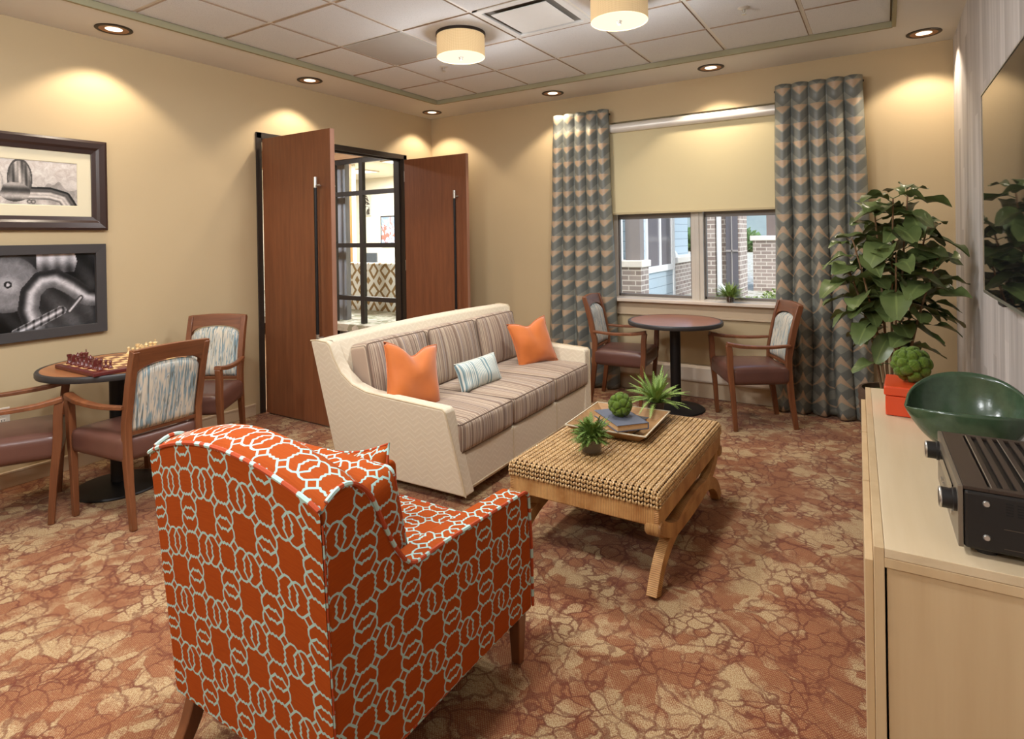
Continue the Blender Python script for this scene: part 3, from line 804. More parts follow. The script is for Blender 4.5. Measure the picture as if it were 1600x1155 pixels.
# ------------------------------------------------------------------ dining armchairs
def yback(z):      # lean of the rear post
    pts = [(0, -.262), (.25, -.228), (.42, -.212), (.55, -.212), (.80, -.262), (.96, -.310)]
    for (a, ya), (b, yb) in zip(pts, pts[1:]):
        if z <= b: return ya + (yb - ya) * (z - a) / (b - a)
    return pts[-1][1]
def make_chair(label):
    t = thing('dining_chair', label, 'chair')
    for s in (-1, 1):
        m = M(); m.bar(smooth_path([(s * .248, .205, 0), (s * .247, .220, .25), (s * .247, .238, .44), (s * .250, .242, .58), (s * .249, .250, .652)], 5), .038, .042, (0, 1, 0), lambda k: .72 + .28 * min(1, k * 2)); m.ob('leg', CHERRY, t, bevel=.004)
        m = M(); m.bar([(s * .194, yback(z), z) for z in (0, .12, .25, .36, .45, .55, .65, .75, .85, .94)], .036, .046, (0, 1, 0), lambda k: .75 + .25 * min(1, k * 3) - .2 * max(0, k - .8)); m.ob('leg', CHERRY, t, bevel=.004)
        m = M(); m.sweep(smooth_path([(s * .210, yback(.645) + .012, .640), (s * .236, -.05, .632), (s * .250, .12, .640), (s * .251, .205, .652), (s * .248, .262, .664)], 6), [(-.024, -.013), (.024, -.013), (.024, .009), (.014, .014), (-.014, .014), (-.024, .009)], (0, 0, 1), lambda k: .72 + .28 * min(1, k * 1.6)); m.ob('armrest', CHERRYX, t, bevel=.002)
    # crest rail with an arched underside
    out = [(-.211, .800), (-.209, .945)] + [(-.209 + .418 * k / 10, .945 + .010 * math.sin(PI * k / 10)) for k in range(1, 10)] + [(.209, .945), (.211, .800), (.180, .800)]
    out += [(.180 * math.cos(R_(a)), .800 + .072 * math.sin(R_(a)) ** .7) for a in range(12, 169, 12)] + [(-.180, .800)]
    m = M(); m.prism(out, -.016, .016, lambda a, b, c: (a, yback(b) + c - .012 * (1 - (a / .226) ** 2), b)); m.ob('crest_rail', CHERRYX, t, bevel=.003)
    # upholstered back panel
    def pad(sgn):
        def fn(u, v):
            a = 2 * u - 1; w = .178
            z0 = .505; z1 = .797 + .066 * (1 - abs(a) ** 2.6) ** .6
            z = z0 + (z1 - z0) * v; e = max(0, (1 - a ** 8) * (1 - (2 * v - 1) ** 8)) ** .5
            return (a * w, yback(z) + sgn * (.006 + .017 * e) - .012 * (1 - a * a), z)
        return fn
    m = M(); m.grid(pad(1), 14, 14); m.grid(pad(-1), 14, 14)
    n = 14
    for v in (0, 1): m.grid(lambda a, b: pad(1 if b > .5 else -1)(a, v), n, 1)
    for u in (0, 1): m.grid(lambda a, b: pad(1 if b > .5 else -1)(u, a), n, 1)
    weld(m.ob('backrest', STREAK, t, smooth=60))
    m = M(); m.bar([(-.19, yback(.495), .495), (.19, yback(.495), .495)], .022, .022, (0, 0, 1)); m.ob('back_rail', CHERRYX, t, bevel=.002)
    # vinyl seat, wider in front, and its wood rails
    m = rbox(.47, .475, .135, .036, 10, (0, .006, .012), (0, .015, .412))
    m.xf(lambda x, y, z: (x * (1 + .18 * (y + .22) / .475 - .07), y, z)); weld(m.ob('seat', VINYL, t, smooth=70))
    return t
c0 = make_chair('wooden armchair at the chess table with its streaked fabric back turned to the camera')
c0.location = (-3.600, 1.722, 0); c0.rotation_euler = (0, 0, R_(93))
dup(c0, (-4.105, 1.265, 0), R_(-24), 'wooden armchair cut off by the picture edge, arms pointing to the chess table')
dup(c0, (-4.09, 2.34, 0), R_(-146), 'wooden armchair behind the chess table, front of its streaked back facing the room')
dup(c0, (-.905, 4.985, 0), R_(118.5), 'wooden armchair at the window table before the curtain nearer the fig plant')
dup(c0, (-2.02, 5.10, 0), R_(-84), 'wooden armchair at the window table before the curtain nearer the sofa')

# ------------------------------------------------------------------ pedestal tables
def ped_table(label, loc, r, top, edge):
    t = thing('pedestal_table', label, 'table', loc)
    m = M(); m.cyl(r - .022, .735, .762, 64); m.ob('tabletop', top, t)
    m = M(); m.lathe([(r - .024, .728), (r - .004, .728), (r, .736), (r, .756), (r - .004, .762), (r - .024, .7625)], 64, close=True); m.ob('edge_band', edge, t)
    m = M(); m.cyl(.044, .02, .73, 24); m.ob('column', BLACKM, t)
    m = M(); m.lathe([(0, 0), (.237, 0), (.240, .006), (.234, .014), (.16, .026), (.06, .040), (0, .040)], 56); m.ob('base', BLACKM, t)
    m = M(); m.box((0, 0, .722), (.5, .06, .012)); m.box((0, 0, .7215), (.06, .5, .012)); m.ob('top_bracket', BLACKM, t, smooth=0)
    return t
ped_table('round wooden pedestal table carrying the chess set', (-4.02, 1.785, 0), .402, TABLEW, BLACKE)
ped_table('round wooden pedestal table under the window', (-1.53, 5.035, 0), .395, TABLEP, BLACKE)

# ------------------------------------------------------------------ sofa: local +X is the front, Y runs along it
sofa = thing('sofa', 'long cream chevron sofa with striped cushions before the double doors', 'sofa', (-2.51, 3.47, 0), R_(1.6))
L2 = .995; ZB = .885; BX = -.475; FX = .455
side = [(BX, .065), (BX - .012, .5), (BX - .02, ZB), (BX + .03, ZB + .006), (BX + .115, ZB), (BX + .135, ZB - .02), (BX + .150, ZB - .10), (BX + .19, ZB - .185), (BX + .265, ZB - .250), (BX + .37, .602), (BX + .52, .590), (FX - .01, .570), (FX + .005, .555), (FX + .012, .065)]
for s in (-1, 1):
    m = M(); yo, yi = s * L2, s * (L2 - .095)
    m.prism(side, yo, yi, lambda a, b, c, s=s: (a + (.055 * (1 - b / .6) if a > .3 else 0), c + s * .22 * (b - .59), b))
    o = m.ob('arm', CREAM, sofa, bevel=.020, seg=3, boxuv=True)
    w = M()
    pth = [Vector((a + (.055 * (1 - b / .6) if a > .3 else 0), 0, b)) for a, b in side[2:]]
    for yy in (yo,):
        w.tube([(p.x, yy + s * .22 * (p.z - .59) - s * .004, p.z + .001) for p in pth], .005, 6)
    w.ob('welt', CREAMP, o)
m = M(); nb = 24
def bk(u, v):
    y = (-1 + 2 * u) * (L2 - .05); top = ZB + .004 + .018 * math.sin(PI * u)
    q = [(BX + .02, .085), (BX - .004, .5), (BX - .018, top - .012), (BX - .006, top), (BX + .115, top), (BX + .130, top - .014), (BX + .175, .5), (BX + .20, .2), (BX + .20, .085)]
    k = min(int(round(v * 8)), 8); return (q[k][0], (-1 + 2 * u) * (L2 - .05 + .22 * (q[k][1] - .59)), q[k][1])
m.grid(bk, nb, 8, uvfn=lambda u, v: (u * 2.0, [0, .4, .79, .81, .93, .95, 1.3, 1.6, 1.7][int(round(v * 8))]))
weld(m.ob('backrest', CREAM, sofa, smooth=50))
m = M(); LB = L2 - .10
m.bb(BX + .03, FX + .035, -LB + .03, LB - .03, .065, .292); m.xf(lambda x, y, z: (x, y * (1 - .10 * (.292 - z) / .23), z)); o = m.ob('seat_base', CREAM, sofa, smooth=40, bevel=.015, boxuv=True)
w = M()
for y in (-.31, .31): w.tube([(FX + .036, y, .09), (FX + .037, y, .288)], .003, 6)
w.tube([(FX + .034, -LB + .03, .088), (FX + .034, LB - .03, .088)], .005, 6); w.ob('welt', CREAMP, o)
for x in (BX + .09, FX - .06):
    for y in (-.76, .84):
        m = M(); m.bar([(x, y, 0), (x, y, .092)], .055, .055, (0, 1, 0), lambda k: .8 + .2 * k); m.ob('leg', LEGD, sofa, bevel=.003)
CW = (2 * L2 - .20) / 3
for k in (-1, 0, 1):
    y = k * CW
    m = rbox(.70, CW - .008, .175, .030, 12, (.012, .006, .022), (.148, y, .383)); o = weld(m.ob('seat_cushion', STRIPE, sofa, smooth=70))
    w = M(); seam(.70, CW - .008, .383 + .0875 - .010, .030, (.148, y, 0), .0045, w); seam(.70, CW - .008, .383 - .0875 + .010, .030, (.148, y, 0), .0045, w); w.ob('welt', WELT, o)
    m = rbox(.165, CW - .018, .40, .032, 12, (.035, .002, .012)); o = m.ob('back_cushion', STRIPE, sofa, loc=(-.245, y, .655), rot=(0, R_(-11), 0), smooth=70); weld(o)
    w = M(); st = len(w.v); seam(.40, CW - .018, .0825 - .010, .032, (0, 0, 0), .0045, w); w.xf(lambda x, yy, z: (z, yy, x)); w.ob('welt', WELT, o)
# STRIPE reads local y, so the cushion meshes keep their own y (back cushions are centred: their pattern repeats per cushion)

pl = M(); 
def throw(name, label, w, h, t, loc, rot, mat, ear=.10, welt=None, seed=1, bumps=.006, chop=0.0):
    o = thing(name, label, 'pillow', loc); o.rotation_euler = rot
    weld(pillow(w, h, t, 18, ear, bumps=bumps, seed=seed, chop=chop).ob('cover', mat, o, smooth=80))
    pillow_edge(w, h, ear, .0045, chop=chop).ob('welt', welt or mat, o)
    return o
throw('throw_pillow', 'orange velvet pillow leaning at the sofa end nearest the orange armchair', .39, .40, .16, (-2.455, 2.735, .66), (R_(-20), R_(10), R_(74)), ORANGE, .10, seed=3, bumps=.010, chop=.16)
throw('throw_pillow', 'orange velvet pillow leaning at the sofa arm nearest the window', .38, .38, .15, (-2.425, 4.14, .64), (R_(-20), R_(-6), R_(66)), ORANGE, .10, seed=5, bumps=.010, chop=.10)
throw('lumbar_pillow', 'small pale teal pinstriped lumbar pillow in the middle of the sofa', .40, .20, .12, (-2.385, 3.33, .565), (R_(-20), R_(-3), R_(82)), TEAL, .05, seed=8)

# ------------------------------------------------------------------ orange lattice armchair, facing +Y
ac = thing('lattice_armchair', 'orange upholstered armchair with aqua lattice print, its back to the camera', 'armchair', (-1.44, 1.365, 0), R_(0))
HW = .345; Y0 = -.475; Y1 = .43; YL = .055     # YL: lean of the back
# outer back panel: vertical, arched crest
def crest(u): return .902 + .085 * math.sin(PI * u) ** .85
m = M()
def fb(u, v):
    x = (-1 + 2 * u) * (HW + .020 * v); zt = crest(u) - .012
    return (x, Y0 - .007 + YL - YL * v - .02 * math.sin(PI * u) * v, .175 + (zt - .175) * v)
m.grid(fb, 24, 12, uvfn=lambda u, v: ((u - .5) * .72, v * .74))
def top_(u, v):      # crest rolls forward and the inner back falls to the seat
    x = (-1 + 2 * u); zt = crest(u)
    prof = [(0, -.012), (.012, .0), (.06, .012), (.11, .008), (.15, -.02), (.175, -.07), (.19, -.16), (.215, -.30), (.23, -.45)]
    k = v * 8; i = min(int(k), 7); f = k - i
    dy = prof[i][0] * (1 - f) + prof[i + 1][0] * f; dz = prof[i][1] * (1 - f) + prof[i + 1][1] * f
    wid = HW + .020 - .085 * max(0, v - .3) / .7
    return (x * wid, Y0 - .02 * math.sin(PI * u) * (1 - v) + dy, zt + dz)
vt_ = [0, .02, .07, .12, .165, .22, .31, .45, .60]
m.grid(top_, 24, 16, uvfn=lambda u, v: ((u - .5) * .72, .74 + np.interp(v * 8, range(9), vt_)))
weld(m.ob('backrest', LATTICE, ac, smooth=50))
w = M(); w.tube([tuple(Vector(fb(i / 24, 1)) + Vector((0, -.002, .004))) for i in range(25)], .006, 6)
# sides: wing, scooped down to a level arm
sp = [(p.x, p.y) for p in smooth_path([(Y0, .898, 0), (Y0 + .05, .922, 0), (Y0 + .10, .912, 0), (Y0 + .155, .862, 0), (-.275, .775, 0), (-.228, .69, 0), (-.185, .635, 0), (-.140, .612, 0), (-.05, .612, 0), (.15, .606, 0), (.36, .600, 0), (Y1 - .02, .596, 0), (Y1, .575, 0)], 4)]
out = [(Y0 + YL - .005, .175)] + sp + [(Y1 + .012, .4), (Y1 + .015, .175)]
for s in (-1, 1):
    m = M()
    def fx(a, b, c, s=s):
        fl = .035 * max(0, min(1, (b - .175) / .69)) if a < Y0 + .35 else .0
        k = max(0, min(1, (a - Y0) / .35)); fl = .015 * max(0, a) / .4 + .020 * (b - .175) / .69 * (1 - k) + .0 * k
        return (c + s * fl, a, b)
    m.prism(out, s * HW, s * (HW - .095), fx)
    o = m.ob('arm', LATTICE, ac, bevel=.022, seg=3, boxuv=True)
    q = M(); q.tube([fx(a, b + .004, s * (HW + .001)) for a, b in sp[1:]], .006, 6)
    q.tube([fx(a, b + .004, s * (HW + .001)) for a, b in [sp[-1], (Y1 + .014, .4), (Y1 + .017, .18)]], .0055, 6)
    q.tube([fx(Y0 + YL - .004, .18, s * HW), fx(Y0, .858, s * HW)], .0025, 6)
    q.ob('welt', LATWELT, o)
w.ob('back_welt', LATWELT, ac)
m = M(); m.bb(-HW + .07, HW - .07, Y0 + YL + .02, Y1 + .004, .177, .32); o = m.ob('seat_base', LATTICE, ac, bevel=.012, boxuv=True)
m = M(); m.bb(-HW + .015, HW - .015, Y0 + YL + .01, Y1 - .02, .168, .178); m.ob('dust_cover', plain('black dust cover', S(40, 36, 34), .9), ac, smooth=0)
w = M(); w.tube([(-HW, Y0 + YL, .177), (HW, Y0 + YL, .177), (HW, Y1 + .012, .177), (-HW, Y1 + .012, .177)], .006, 6, closed=True); w.ob('base_welt', LATWELT, ac)
m = rbox(2 * (HW - .10), .66, .155, .035, 12, (.004, .012, .02), (0, .085, .395)); o = weld(m.ob('seat_cushion', LATTICE, ac, smooth=70, boxuv=True))
w = M(); seam(2 * (HW - .10), .66, .463, .035, (0, .085, 0), .005, w); w.ob('welt', LATWELT, o)
m = rbox(.47, .15, .37, .040, 12, (.01, .03, .02)); o = m.ob('back_cushion', LATTICE, ac, loc=(.005, -.135, .655), rot=(R_(12), 0, 0), smooth=70, boxuv=True); weld(o)
w = M(); 
seam(.47, .37, .075 - .012, .04, (0, 0, 0), .005, w); seam(.47, .37, -.075 + .012, .04, (0, 0, 0), .005, w); w.xf(lambda x, y, z: (x, z, y)); w.ob('welt', LATWELT, o)
for s in (-1, 1):
    m = M(); m.bar([(s * (HW - .020), Y1 - .030, 0), (s * (HW - .020), Y1 - .030, .18)], .048, .048, (0, 1, 0), lambda k: .68 + .32 * k); m.ob('leg', CHERRY, ac, bevel=.003)
    m = M(); m.bar(smooth_path([(s * (HW - .03), Y0 + .01, 0), (s * (HW - .033), Y0 + .06, .07), (s * (HW - .035), Y0 + .10, .18)], 5), .045, .05, (0, 1, 0), lambda k: .7 + .3 * k); m.ob('leg', CHERRY, ac, bevel=.003)
throw('accent_pillow', 'orange lattice print pillow standing on the armchair seat, one corner above the back', .36, .36, .12, (-1.655, 1.53, .545), (R_(-14), R_(-15), R_(-4)), LATTICE, .10, LATWELT, seed=4)
# ------------------------------------------------------------------ woven coffee table
ct = thing('coffee_table', 'woven seagrass coffee table with crossed curved rattan legs', 'table', (-1.16, 2.905, 0))
LX, LY, ZTOP = .365, .545, .438
def wrapsurf(a, b):
    """(a, b) over the top; beyond the edge the surface rolls down"""
    r = .030
    def roll(t, lim):
        s = 1 if t >= 0 else -1; t = abs(t); f = lim - r
        if t <= f: return s * t, 0.0, 0.0
        u = t - f
        if u < r * PI / 2: return s * (f + r * math.sin(u / r)), r * (1 - math.cos(u / r)), u / r
        return s * lim, r + (u - r * PI / 2), PI / 2
    x, dx, ax = roll(a, LX); y, dy, ay = roll(b, LY)
    return Vector((x, y, ZTOP - max(dx, dy) - .35 * min(dx, dy)))
m = M(); m.bb(-LX + .012, LX - .012, -LY + .012, LY - .012, .35, ZTOP - .009); m.ob('core', GAPM, ct, smooth=0, bevel=.02)
m = M(); pa, pb = .0262, .0190; eda = LX + .055; edb = LY + .055
na = int(2 * eda / pa); nb_ = int(2 * edb / pb)
ring = [(math.cos(2 * PI * k / 6), math.sin(2 * PI * k / 6)) for k in range(6)]
vs = []; fs = []
rr = random.Random(3)
for i in range(na):
    a = -eda + (i + .5) * pa
    for j in range(nb_):
        b = -edb + (j + .5) * pb
        if abs(a) > LX - .01 and abs(b) > LY - .01: continue
        for s in (-1, 1):
            A = (a + s * pa * .45, b - pb * .54); B = (a + s * pa * .12, b + pb * .42)
            P0, P1 = wrapsurf(*A), wrapsurf(*B); Pm = wrapsurf((A[0] + B[0]) / 2, (A[1] + B[1]) / 2)
            e = .002; n = (wrapsurf(a + e, b) - wrapsurf(a - e, b)).cross(wrapsurf(a, b + e) - wrapsurf(a, b - e)).normalized()
            t = (P1 - P0); ln = t.length; t.normalize(); sd = t.cross(n)
            w = .0056 * rr.uniform(.9, 1.12); o = len(vs)
            for q, k, lift in ((0, .35, -.0035), (.28, 1, .0015), (.72, 1, .0022), (1, .35, -.003)):
                c = (P0.lerp(Pm, q * 2) if q < .5 else Pm.lerp(P1, q * 2 - 1)) + n * lift
                for ca, sa in ring: p = c + sd * (ca * w * k) + n * (sa * w * .8 * k); vs.append(p)
            for q in range(3):
                for k in range(6):
                    k2 = (k + 1) % 6; fs.append((o + q * 6 + k, o + q * 6 + k2, o + q * 6 + 6 + k2, o + q * 6 + 6 + k))
m.add(vs, fs); m.ob('woven_top', ROPE, ct, smooth=180, fix=False)
m = M(); z0, z1 = .290, .372
for s in (-1, 1):
    m.bar([(s * (LX - .027), -LY + .006, (z0 + z1) / 2), (s * (LX - .027), LY - .006, (z0 + z1) / 2)], .05, z1 - z0)
    m.bar([(-LX + .02, s * (LY - .030), (z0 + z1) / 2 + .0008), (LX - .02, s * (LY - .030), (z0 + z1) / 2 + .0008)], .05, z1 - z0)
m.ob('apron', WRAP, ct, smooth=30, bevel=.006)
for s in (-1, 1):
    x = s * (LX - .030); sec = [(-.030, -.022), (.030, -.022), (.034, 0), (.030, .022), (-.030, .022), (-.034, 0)]
    hi = smooth_path([(x, -LY + .025, .300), (x, -LY + .12, .235), (x, -LY + .26, .182), (x, -.14, .170), (x, 0, .166), (x, .14, .170), (x, LY - .26, .182), (x, LY - .12, .235), (x, LY - .025, .315)], 6)
    lo = smooth_path([(x, -LY + .0, 0.0), (x, -LY + .075, .095), (x, -LY + .19, .155), (x, -.17, .190), (x, 0, .200), (x, .17, .190), (x, LY - .19, .155), (x, LY - .075, .095), (x, LY - .0, 0.0)], 6)
    m = M(); m.sweep(lo, sec, (1, 0, 0)); m.xf(lambda a, b, c: (a, b, max(c, 0.0))); m.ob('leg', WRAP, ct, smooth=40)
    m = M(); m.sweep(hi, [(q * 1.0, r * 1.02) for q, r in sec], (1, 0, 0)); m.ob('leg_brace', WRAP, ct, smooth=40)
    for yy in (-LY + .008, LY - .008):
        m = M(); m.lathe([(0, -.034), (.026, -.034), (.033, -.026), (.033, .026), (.026, .034), (0, .034)], 16, (x, yy + (.02 if yy < 0 else -.02), .280), axis='X')
        m.ob('joint_knob', WRAP, ct, smooth=40)
m = M(); m.bar([(-LX + .06, 0, .183), (LX - .06, 0, .183)], .04, .04); m.ob('stretcher', WRAP, ct, smooth=30, bevel=.006)

# ------------------------------------------------------------------ things on the coffee table
ZR = ZTOP + .008
tr = thing('serving_tray', 'square wooden tray with flared rim on the coffee table', 'tray', (-1.245, 3.055, ZR), R_(3))
def tray(u0, u1, v0, v1, z0, z1): return
m = M(); hx, hy, fl = .165, .185, .055; zt = .048
lo_ = [(-hx, -hy), (hx, -hy), (hx, hy), (-hx, hy)]; hi_ = [(-hx - fl, -hy - fl), (hx + fl, -hy - fl), (hx + fl, hy + fl), (-hx - fl, hy + fl)]
k = .010
li = [(a * (1 - .02), b * (1 - .02)) for a, b in lo_]
V = [(a, b, 0) for a, b in lo_] + [(a, b, zt) for a, b in hi_] + [(a * .975, b * .978, zt + .001) for a, b in hi_] + [(a * .97, b * .97, .010) for a, b in lo_]
F = [(3, 2, 1, 0), (12, 13, 14, 15)]
for i in range(4):
    j = (i + 1) % 4; F += [(i, j, 4 + j, 4 + i), (4 + i, 4 + j, 8 + j, 8 + i), (8 + i, 8 + j, 12 + j, 12 + i)]
m.add(V, F); m.ob('tray_body', TRAYW, tr, smooth=0, bevel=.002)
w = M(); w.sweep([(a * .988, b * .99, zt + .001) for a, b in hi_], [(-.004, -.003), (.004, -.003), (.004, .003), (-.004, .003)], closed=True); w.ob('rim', plain('pale tray rim', S(196, 184, 160), .5), tr, smooth=0)
BKC = plain('slate blue book cloth', S(86, 90, 102), 0.7); PAGES = plain('aged page edges', S(206, 166, 118), 0.85, nscale=200, noise=.25)
BKC2 = plain('dark grey book cloth', S(62, 60, 62), 0.7)
def book(label, loc, rz, w, d, h, cov):
    b = thing('book', label, 'book', loc, rz)
    m = M(); m.bb(-w / 2, w / 2, -d / 2, d / 2, 0, .0035); m.bb(-w / 2, w / 2, -d / 2, d / 2, h - .0035, h); m.bb(-w / 2, -w / 2 + .004, -d / 2, d / 2, 0, h); m.ob('cover', cov, b, smooth=0, bevel=.001)
    m = M(); m.bb(-w / 2 + .003, w / 2 - .007, -d / 2 + .007, d / 2 - .007, .0034, h - .0034); m.ob('pages', PAGES, b, smooth=0)
book('dark grey hardback lying in the tray under the slate book', (-1.215, 3.02, ZR + .0105), R_(-5), .20, .245, .041, BKC2)
book('slate blue hardback lying askew under the moss ball', (-1.205, 2.975, ZR + .0525), R_(228), .18, .29, .034, BKC)
def moss_ball(label, loc, r, seed):
    rr = random.Random(seed); cs = []
    while len(cs) < 30:
        v = Vector((rr.gauss(0, 1), rr.gauss(0, 1), rr.gauss(0, 1))).normalized()
        if all((v - c).length > .46 for c in cs): cs.append(v)
        elif rr.random() < .004: cs.append(v)
    m = M(); nu, nv = 110, 60
    def fn(u, v):
        th = v * PI; ph = u * 2 * PI
        d = Vector((math.sin(th) * math.cos(ph), math.sin(th) * math.sin(ph), math.cos(th)))
        ds = sorted((d - c).length for c in cs)[:2]
        k = math.sqrt(max(0, 1 - (ds[0] / .50) ** 2)); e = min(1, (ds[1] - ds[0]) / .16) ** .5
        rad = r * (.70 + .30 * k * (.45 + .55 * e)); return d * rad
    m.grid(fn, nu, nv); o = weld(m.ob('moss_ball', MOSS, loc=loc, smooth=180))
    return tag(o, label, 'moss ball')
moss_ball('green moss ball on the slate book in the coffee table tray', (-1.205, 2.975, ZR + .0865 + .062), .066, 2)

def frond(m, base, dirv, length, width, droop, n=9, pairs=True, rr=rnd):
    """one fern frond: a curved rib with leaflet pairs"""
    d = Vector(dirv).normalized(); p = Vector(base); side = d.cross(Vector((0, 0, 1)))
    if side.length < .05: side = Vector((1, 0, 0))
    side.normalize(); step = length / n
    for k in range(n):
        q = p + d * step
        t = (k + 1) / n; w = width * math.sin(PI * min(1, .25 + .75 * t)) ** .8 * (1 if k < n - 1 else .6)
        up = side.cross(d).normalized()
        for s in (-1, 1):
            tip = q + side * s * w + d * w * .7 + up * rr.uniform(-.15, .25) * w
            m.add([p, q, tip + d * .002, p.lerp(tip, .55) - up * .002], [(0, 1, 2), (0, 2, 3)], [[(.5, 0), (.5, .5), (1, 1)], [(.5, 0), (1, 1), (.9, .4)]])
        p = q; d = (d + Vector((0, 0, -droop / n))).normalized()
def potted_fern(label, loc, pot, nf, length, width, spread, droop, mat, seed, scale=1.0, nseg=9, hs=0.0):
    rr = random.Random(seed)
    t = thing('potted_fern', label, 'plant', loc)
    if pot == 'glass':
        m = M(); m.lathe([(0, 0), (.046, 0), (.050, .004), (.052, .07), (.049, .07), (.046, .010), (0, .009)], 28); m.ob('glass_cup', CUPG, t)
        m = M(); m.lathe([(0, .010), (.044, .011), (.0465, .052), (0, .058)], 20); m.ob('soil', SOIL, t); zb = .055
    elif pot == 'small':
        m = M(); m.lathe([(0, 0), (.030, 0), (.040, .06), (.037, .06), (.028, .008), (0, .007)], 28); m.ob('glass_cup', CUPG, t)
        m = M(); m.lathe([(0, .008), (.028, .009), (.034, .045), (0, .05)], 20); m.ob('soil', SOIL, t); zb = .048
    else:
        m = M(); m.lathe([(0, 0), (.040, 0), (.052, .075), (.047, .075), (.044, .060), (0, .060)], 28); m.ob('pot', plain('dark brown pot', S(64, 50, 42), .5), t)
        m = M(); m.lathe([(.0, .062), (.044, .061)], 20); m.ob('soil', SOIL, t); zb = .062
    m = M()
    for k in range(nf):
        a = rr.uniform(0, 2 * PI); el = rr.uniform(*spread)
        d = (math.cos(a) * math.cos(el), math.sin(a) * math.cos(el), math.sin(el)); r = rr.uniform(0, .025)
        frond(m, (math.cos(a) * r, math.sin(a) * r, zb + rr.uniform(0, hs)), d, length * rr.uniform(.6, 1.1), width * rr.uniform(.8, 1.2), droop * rr.uniform(.4, 1.4), nseg, rr=rr)
    m.ob('foliage', mat, t, smooth=0, fix=False)
    return t
potted_fern('bushy dark green fern in a glass cup before the coffee table tray', (-1.215, 2.625, ZR), 'glass', 190, .095, .015, (-.1, 1.4), .7, FERN, 11, nseg=8, hs=.055)
potted_fern('spiky light green fern in a dark pot behind the tray on the coffee table', (-1.150, 3.385, ZR), 'pot', 90, .20, .017, (.10, 1.4), .75, FERN2, 5, nseg=13, hs=.03)
potted_fern('tiny green plant in a clear cup on the window sill', (-1.165, 5.475, .883), 'small', 110, .15, .014, (.15, 1.5), .8, FERN2, 21)

# ------------------------------------------------------------------ chess set
ZC_ = .7632
bx, by, cell = -3.935, 1.765, .0545
cb = thing('chess_board', 'dark red bordered chess board on the round table', 'chess board', (bx, by, ZC_), R_(0))
t = NT('chess squares'); s = t.sep(t.tc('Object'))
ck = t.n('ShaderNodeTexChecker'); t.put(ck.inputs[0], t.comb(t.math('ADD', s[0], cell * 20), t.math('ADD', s[1], cell * 20), .5)); ck.inputs[3].default_value = 1 / cell
ck.inputs[1].default_value = S(226, 190, 132); ck.inputs[2].default_value = S(112, 52, 36); SQ = t.bsdf(ck.outputs[0], .3, coat=.2)
REDW = plain('dark red lacquered wood', S(94, 36, 34), 0.28, noise=.3, coat=.3); BLOND = plain('blond boxwood', S(226, 194, 140), 0.35, noise=.2, coat=.2)
m = M(); hb = cell * 4 + .028; m.bb(-hb, hb, -hb, hb, 0, .022); m.ob('board_frame', REDW, cb, smooth=0, bevel=.004)
m = M(); m.bb(-cell * 4, cell * 4, -cell * 4, cell * 4, .0215, .0226); m.ob('playing_squares', SQ, cb, smooth=0)
KIND = {
 'pawn': ([(0, 0), (.014, 0), (.0145, .005), (.010, .009), (.0062, .018), (.0055, .026), (.0085, .029), (.0055, .031), (.0085, .038), (.006, .045), (0, .047)], None),
 'rook': ([(0, 0), (.0165, 0), (.017, .006), (.012, .011), (.0095, .030), (.0095, .040), (.013, .044), (.013, .056), (.009, .056), (.009, .050), (0, .050)], None),
 'bishop': ([(0, 0), (.0165, 0), (.017, .006), (.011, .011), (.007, .028), (.0065, .042), (.011, .046), (.007, .049), (.0105, .058), (.006, .069), (.003, .072), (.003, .076), (0, .078)], None),
 'queen': ([(0, 0), (.018, 0), (.0185, .007), (.012, .013), (.0075, .034), (.0075, .055), (.0125, .059), (.008, .062), (.0135, .078), (.009, .079), (.004, .084), (0, .087)], None),
 'king': ([(0, 0), (.018, 0), (.0185, .007), (.012, .013), (.008, .036), (.008, .060), (.013, .064), (.0085, .067), (.0135, .084), (.009, .088), (0, .090)], 'cross'),
 'knight': ([(0, 0), (.0165, 0), (.017, .006), (.012, .011), (.011, .016), (0, .017)], 'horse'),
}
def piece(kind, mat):
    prof, extra = KIND[kind]; m = M(); m.lathe(prof, 16)
    if extra == 'cross': m.box((0, 0, .097), (.004, .004, .016)); m.box((0, 0, .099), (.012, .004, .004))
    if extra == 'horse':
        out = [(-.010, .014), (.010, .014), (.011, .026), (.006, .034), (.008, .040), (.015, .040), (.017, .046), (.010, .054), (.003, .062), (.000, .058), (-.008, .052), (-.012, .036)]
        m.prism(out, -.006, .006, lambda a, b, c: (a, c, b))
    return m
ROW = ['rook', 'knight', 'bishop', 'queen', 'king', 'bishop', 'knight', 'rook']
WORD = {'red': 'dark red', 'blond': 'blond'}
proto = {}
def put(kind, colr, i, j, label, group=None):
    key = (kind, colr)
    x = bx + (i - 3.5) * cell; y = by + (j - 3.5) * cell; rz = rnd.uniform(-.3, .3)
    if kind == 'knight': rz = PI / 2 if colr == 'red' else -PI / 2
    if key not in proto:
        o = piece(kind, REDW if colr == 'red' else BLOND).ob('chess_' + kind, REDW if colr == 'red' else BLOND, smooth=40, bevel=.0012 if kind == 'knight' else 0); proto[key] = o
    else:
        o = proto[key].copy(); COL.objects.link(o)
    o.location = (x, y, ZC_ + .0227); o.rotation_euler = (0, 0, rz)
    tag(o, label, 'chess piece', group)
END = {'red': 'at the board edge nearest the cut off armchair', 'blond': 'at the board edge towards the double doors'}
for colr, jb, jp in (('red', 0, 1), ('blond', 7, 6)):
    for i, k in enumerate(ROW):
        side_ = 'nearer the wall' if i < 4 else 'nearer the room'
        extra = '' if k in ('queen', 'king') else ' ' + side_
        put(k, colr, i, jb, '%s chess %s%s %s' % (WORD[colr], k, extra, END[colr]))
        put('pawn', colr, i, jp, '%s chess pawn standing in a row on the board' % WORD[colr], '%s chess pawns' % WORD[colr])
